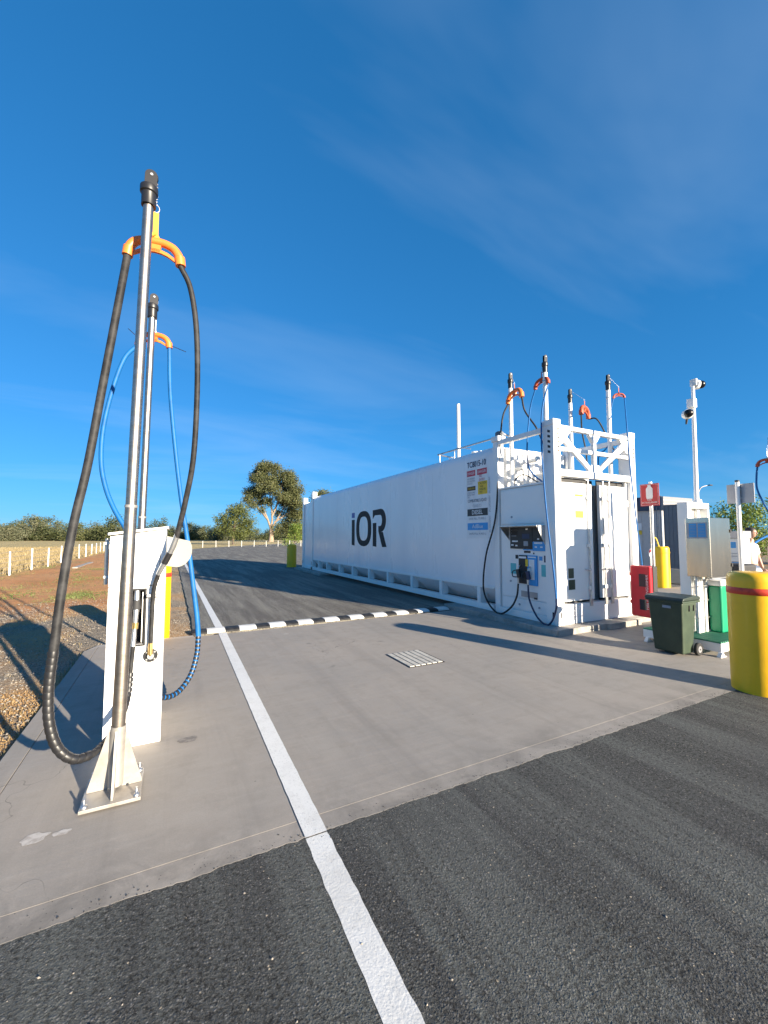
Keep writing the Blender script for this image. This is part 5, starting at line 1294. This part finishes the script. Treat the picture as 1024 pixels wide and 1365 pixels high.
skin_mesh('shirt', [(0,0,1.0),(0,.01,1.2),(0,0,1.43),(0,-.005,1.50),(.19,0,1.45),(.255,-.02,1.24),(-.19,0,1.45),(-.255,-.02,1.24)], [(0,1),(1,2),(2,3),(2,4),(4,5),(2,6),(6,7)], [(.175,.13),(.16,.125),(.185,.13),.07,.075,.07,.075,.07], M['shirt'], pn)
skin_mesh('trousers', [(0,0,1.0),(.10,0,.90),(.11,-.02,.52),(.12,.02,.10),(-.10,0,.90),(-.12,-.02,.52),(-.14,.02,.10)], [(0,1),(1,2),(2,3),(0,4),(4,5),(5,6)], [(.165,.12),.105,.08,.07,.105,.08,.07], M['trousers'], pn)
hd_ = MB().ball((PXO,PYO-.03,1.745), (.078,.095,.115), 16); hd_.ball((PXO,PYO-.125,1.735), (.014,.02,.022), 8); hd_.ball((PXO-.08,PYO-.02,1.74), (.012,.02,.03), 8); hd_.ball((PXO+.08,PYO-.02,1.74), (.012,.02,.03), 8)
hd_.build('head', M['skin'], pn)
MB().ball((PXO,PYO-.01,1.785), (.088,.10,.095), 16).build('hair', M['hair'], pn)
for s_ in (-1,1):
    MB().ball((PXO+.03*s_,PYO-.118,1.755), (.012,.008,.008), 8).build('eye', M['black'], pn)
    hm_ = MB().ball((PXO+.25*s_,PYO-.14,.90), (.026,.05,.036), 10)
    for k in range(4): hm_.tube([(PXO+.25*s_+(k-1.5)*.016,PYO-.15,.88),(PXO+.25*s_+(k-1.5)*.017,PYO-.165,.835),(PXO+.25*s_+(k-1.5)*.016,PYO-.155,.80-.003*k)], [.009,.008,.007], 6)
    hm_.tube([(PXO+.235*s_,PYO-.14,.90),(PXO+.21*s_,PYO-.16,.87),(PXO+.215*s_,PYO-.165,.84)], [.011,.009,.008], 6); hm_.build('hand', M['skin'], pn)
    MB().box((PXO+(.125 if s_>0 else -.145)-.045,PYO-.2,0),(PXO+(.125 if s_>0 else -.145)+.045,PYO+.07,.08)).build('shoe', M['seal'], pn, bev=.03, seg=3)

# dark machine and pale drum behind the bollard
dm = thing('pump_unit', (11.3,4.1,0), 'black pump housing with a silver drum end behind the yellow bollard', 'pump')
_d = Vector((10.222, 4.000, 1.041))
dm.location = (_d.x, 4.0, 0); ROOTS[dm.name] = tuple(dm.location)
MB().box((_d.x-.36,3.95,.0),(_d.x+.16,4.4,1.12)).build('housing', M['seal'], dm, bev=.05, seg=3)
MB().tube([(_d.x+.17,4.15,.93),(_d.x+.42,4.12,.93)], .17, 20).build('drum', M['galv'], dm)

# buildings behind the yard
b1 = thing('shed', (21,11.5,0), 'long grey clad building with a navy fascia behind the yard', 'building')
bx_, by_ = 21.0, 11.5
MB().box((bx_,by_,0),(bx_+2.4,by_+16,2.95)).build('wall', M['grey_wall'], b1)
MB().box((bx_-.12,by_,2.952),(bx_-.001,by_+16,3.64)).build('fascia', M['fascia'], b1)
MB().box((bx_-.12,by_-.12,2.952),(bx_+2.45,by_-.001,3.60)).build('fascia', M['light_fascia'], b1)
MB().box((bx_,by_,2.952),(bx_+2.4,by_+16,3.45)).build('roof', M['light_fascia'], b1)
for k in range(3): MB().box((bx_-.125,by_-.126,3.08+k*.17),(bx_+2.45,by_-.121,3.10+k*.17)).build('fascia_groove', M['grey_wall'], b1)
for k in range(40):
    y = by_+.2+k*.4; MB().box((bx_-.018,y,.05),(bx_-.0005,y+.05,2.9)).build('cladding_rib', M['grey_wall'], b1)
MB().box((bx_-.05,by_+.0,0),(bx_-.02,by_+.09,2.94)).build('lit_corner_strip', M['print_white'], b1)  # white strip paints the sunlit corner of the grey wall
dr = MB().box((bx_-.045,by_+2.5,.0),(bx_-.019,by_+3.6,2.6)).build('door', M['grey_wall'], b1)
fr_ = MB(); fr_.box((bx_-.06,by_+2.42,0),(bx_-.02,by_+2.49,2.68)); fr_.box((bx_-.06,by_+3.61,0),(bx_-.02,by_+3.68,2.68)); fr_.box((bx_-.06,by_+2.491,2.61),(bx_-.02,by_+3.609,2.68)); fr_.build('door_frame', M['fascia'], b1)
MB().box((bx_-.03,by_+1.0,2.0),(bx_-.0195,by_+1.35,2.35)).build('notice', M['print_white'], b1); MB().box((bx_-.03,by_+1.0,1.78),(bx_-.0195,by_+1.35,1.98)).build('notice', M['yellow_print'], b1)
b2 = thing('slate_cabin', (19,9.4,0), 'dark slate blue cabin wall between the grey building and the tower', 'cabin')
_a = Vector((20.200, 11.032, 0.002)); _b = Vector((20.200, 10.399, -0.247)); 
MB().box((_b.x,_b.y,0),(_b.x+.75,_a.y,3.08)).build('wall', M['slate'], b2, bev=.01)
for k in range(6): MB().box((_b.x-.015,_b.y+.06+k*.17,.05),(_b.x-.0005,_b.y+.09+k*.17,3.05)).build('cladding_rib', M['slate'], b2)
MB().box((_b.x-.04,_b.y-.04,3.082),(_b.x+.79,_a.y+.02,3.13)).build('roof_edge', M['light_fascia'], b2)
md = MB().prism([(15.9,0),(17.6,0),(17.3,.42),(16.3,.50)], 1, 8.0, 9.6).build('sandstone_block', M['mound'], bev=.05, seg=2); tag(md, 'low pale sandstone coloured block on the ground beside the yellow bollard', 'block')
tag(MB().box((12.4,6.35,-.05),(26,6.6,.06)).build('kerb', M['concrete_edge'], bev=.015), kind='structure')

# street lamp far away
lp = thing('street_lamp', (51.2,24.3,0), 'thin grey street lamp with a curved arm far behind the tower', 'street lamp')
ar = (rv[0], rv[1])
MB().tube([(51.2,24.3,0),(51.2,24.3,6.3)], [.09,.06], 10).build('column', M['grey_sign'], lp)
MB().tube([(51.2,24.3,6.25),(51.25+.1*ar[0],24.3+.1*ar[1],6.7),(51.2+.5*ar[0],24.3+.5*ar[1],7.15),(51.2+1.3*ar[0],24.3+1.3*ar[1],7.35)], .05, 8, 5).build('arm', M['grey_sign'], lp)
MB().box((52.2,23.55,7.30),(52.75,23.75,7.40)).build('lamp_head', M['seal'], lp)
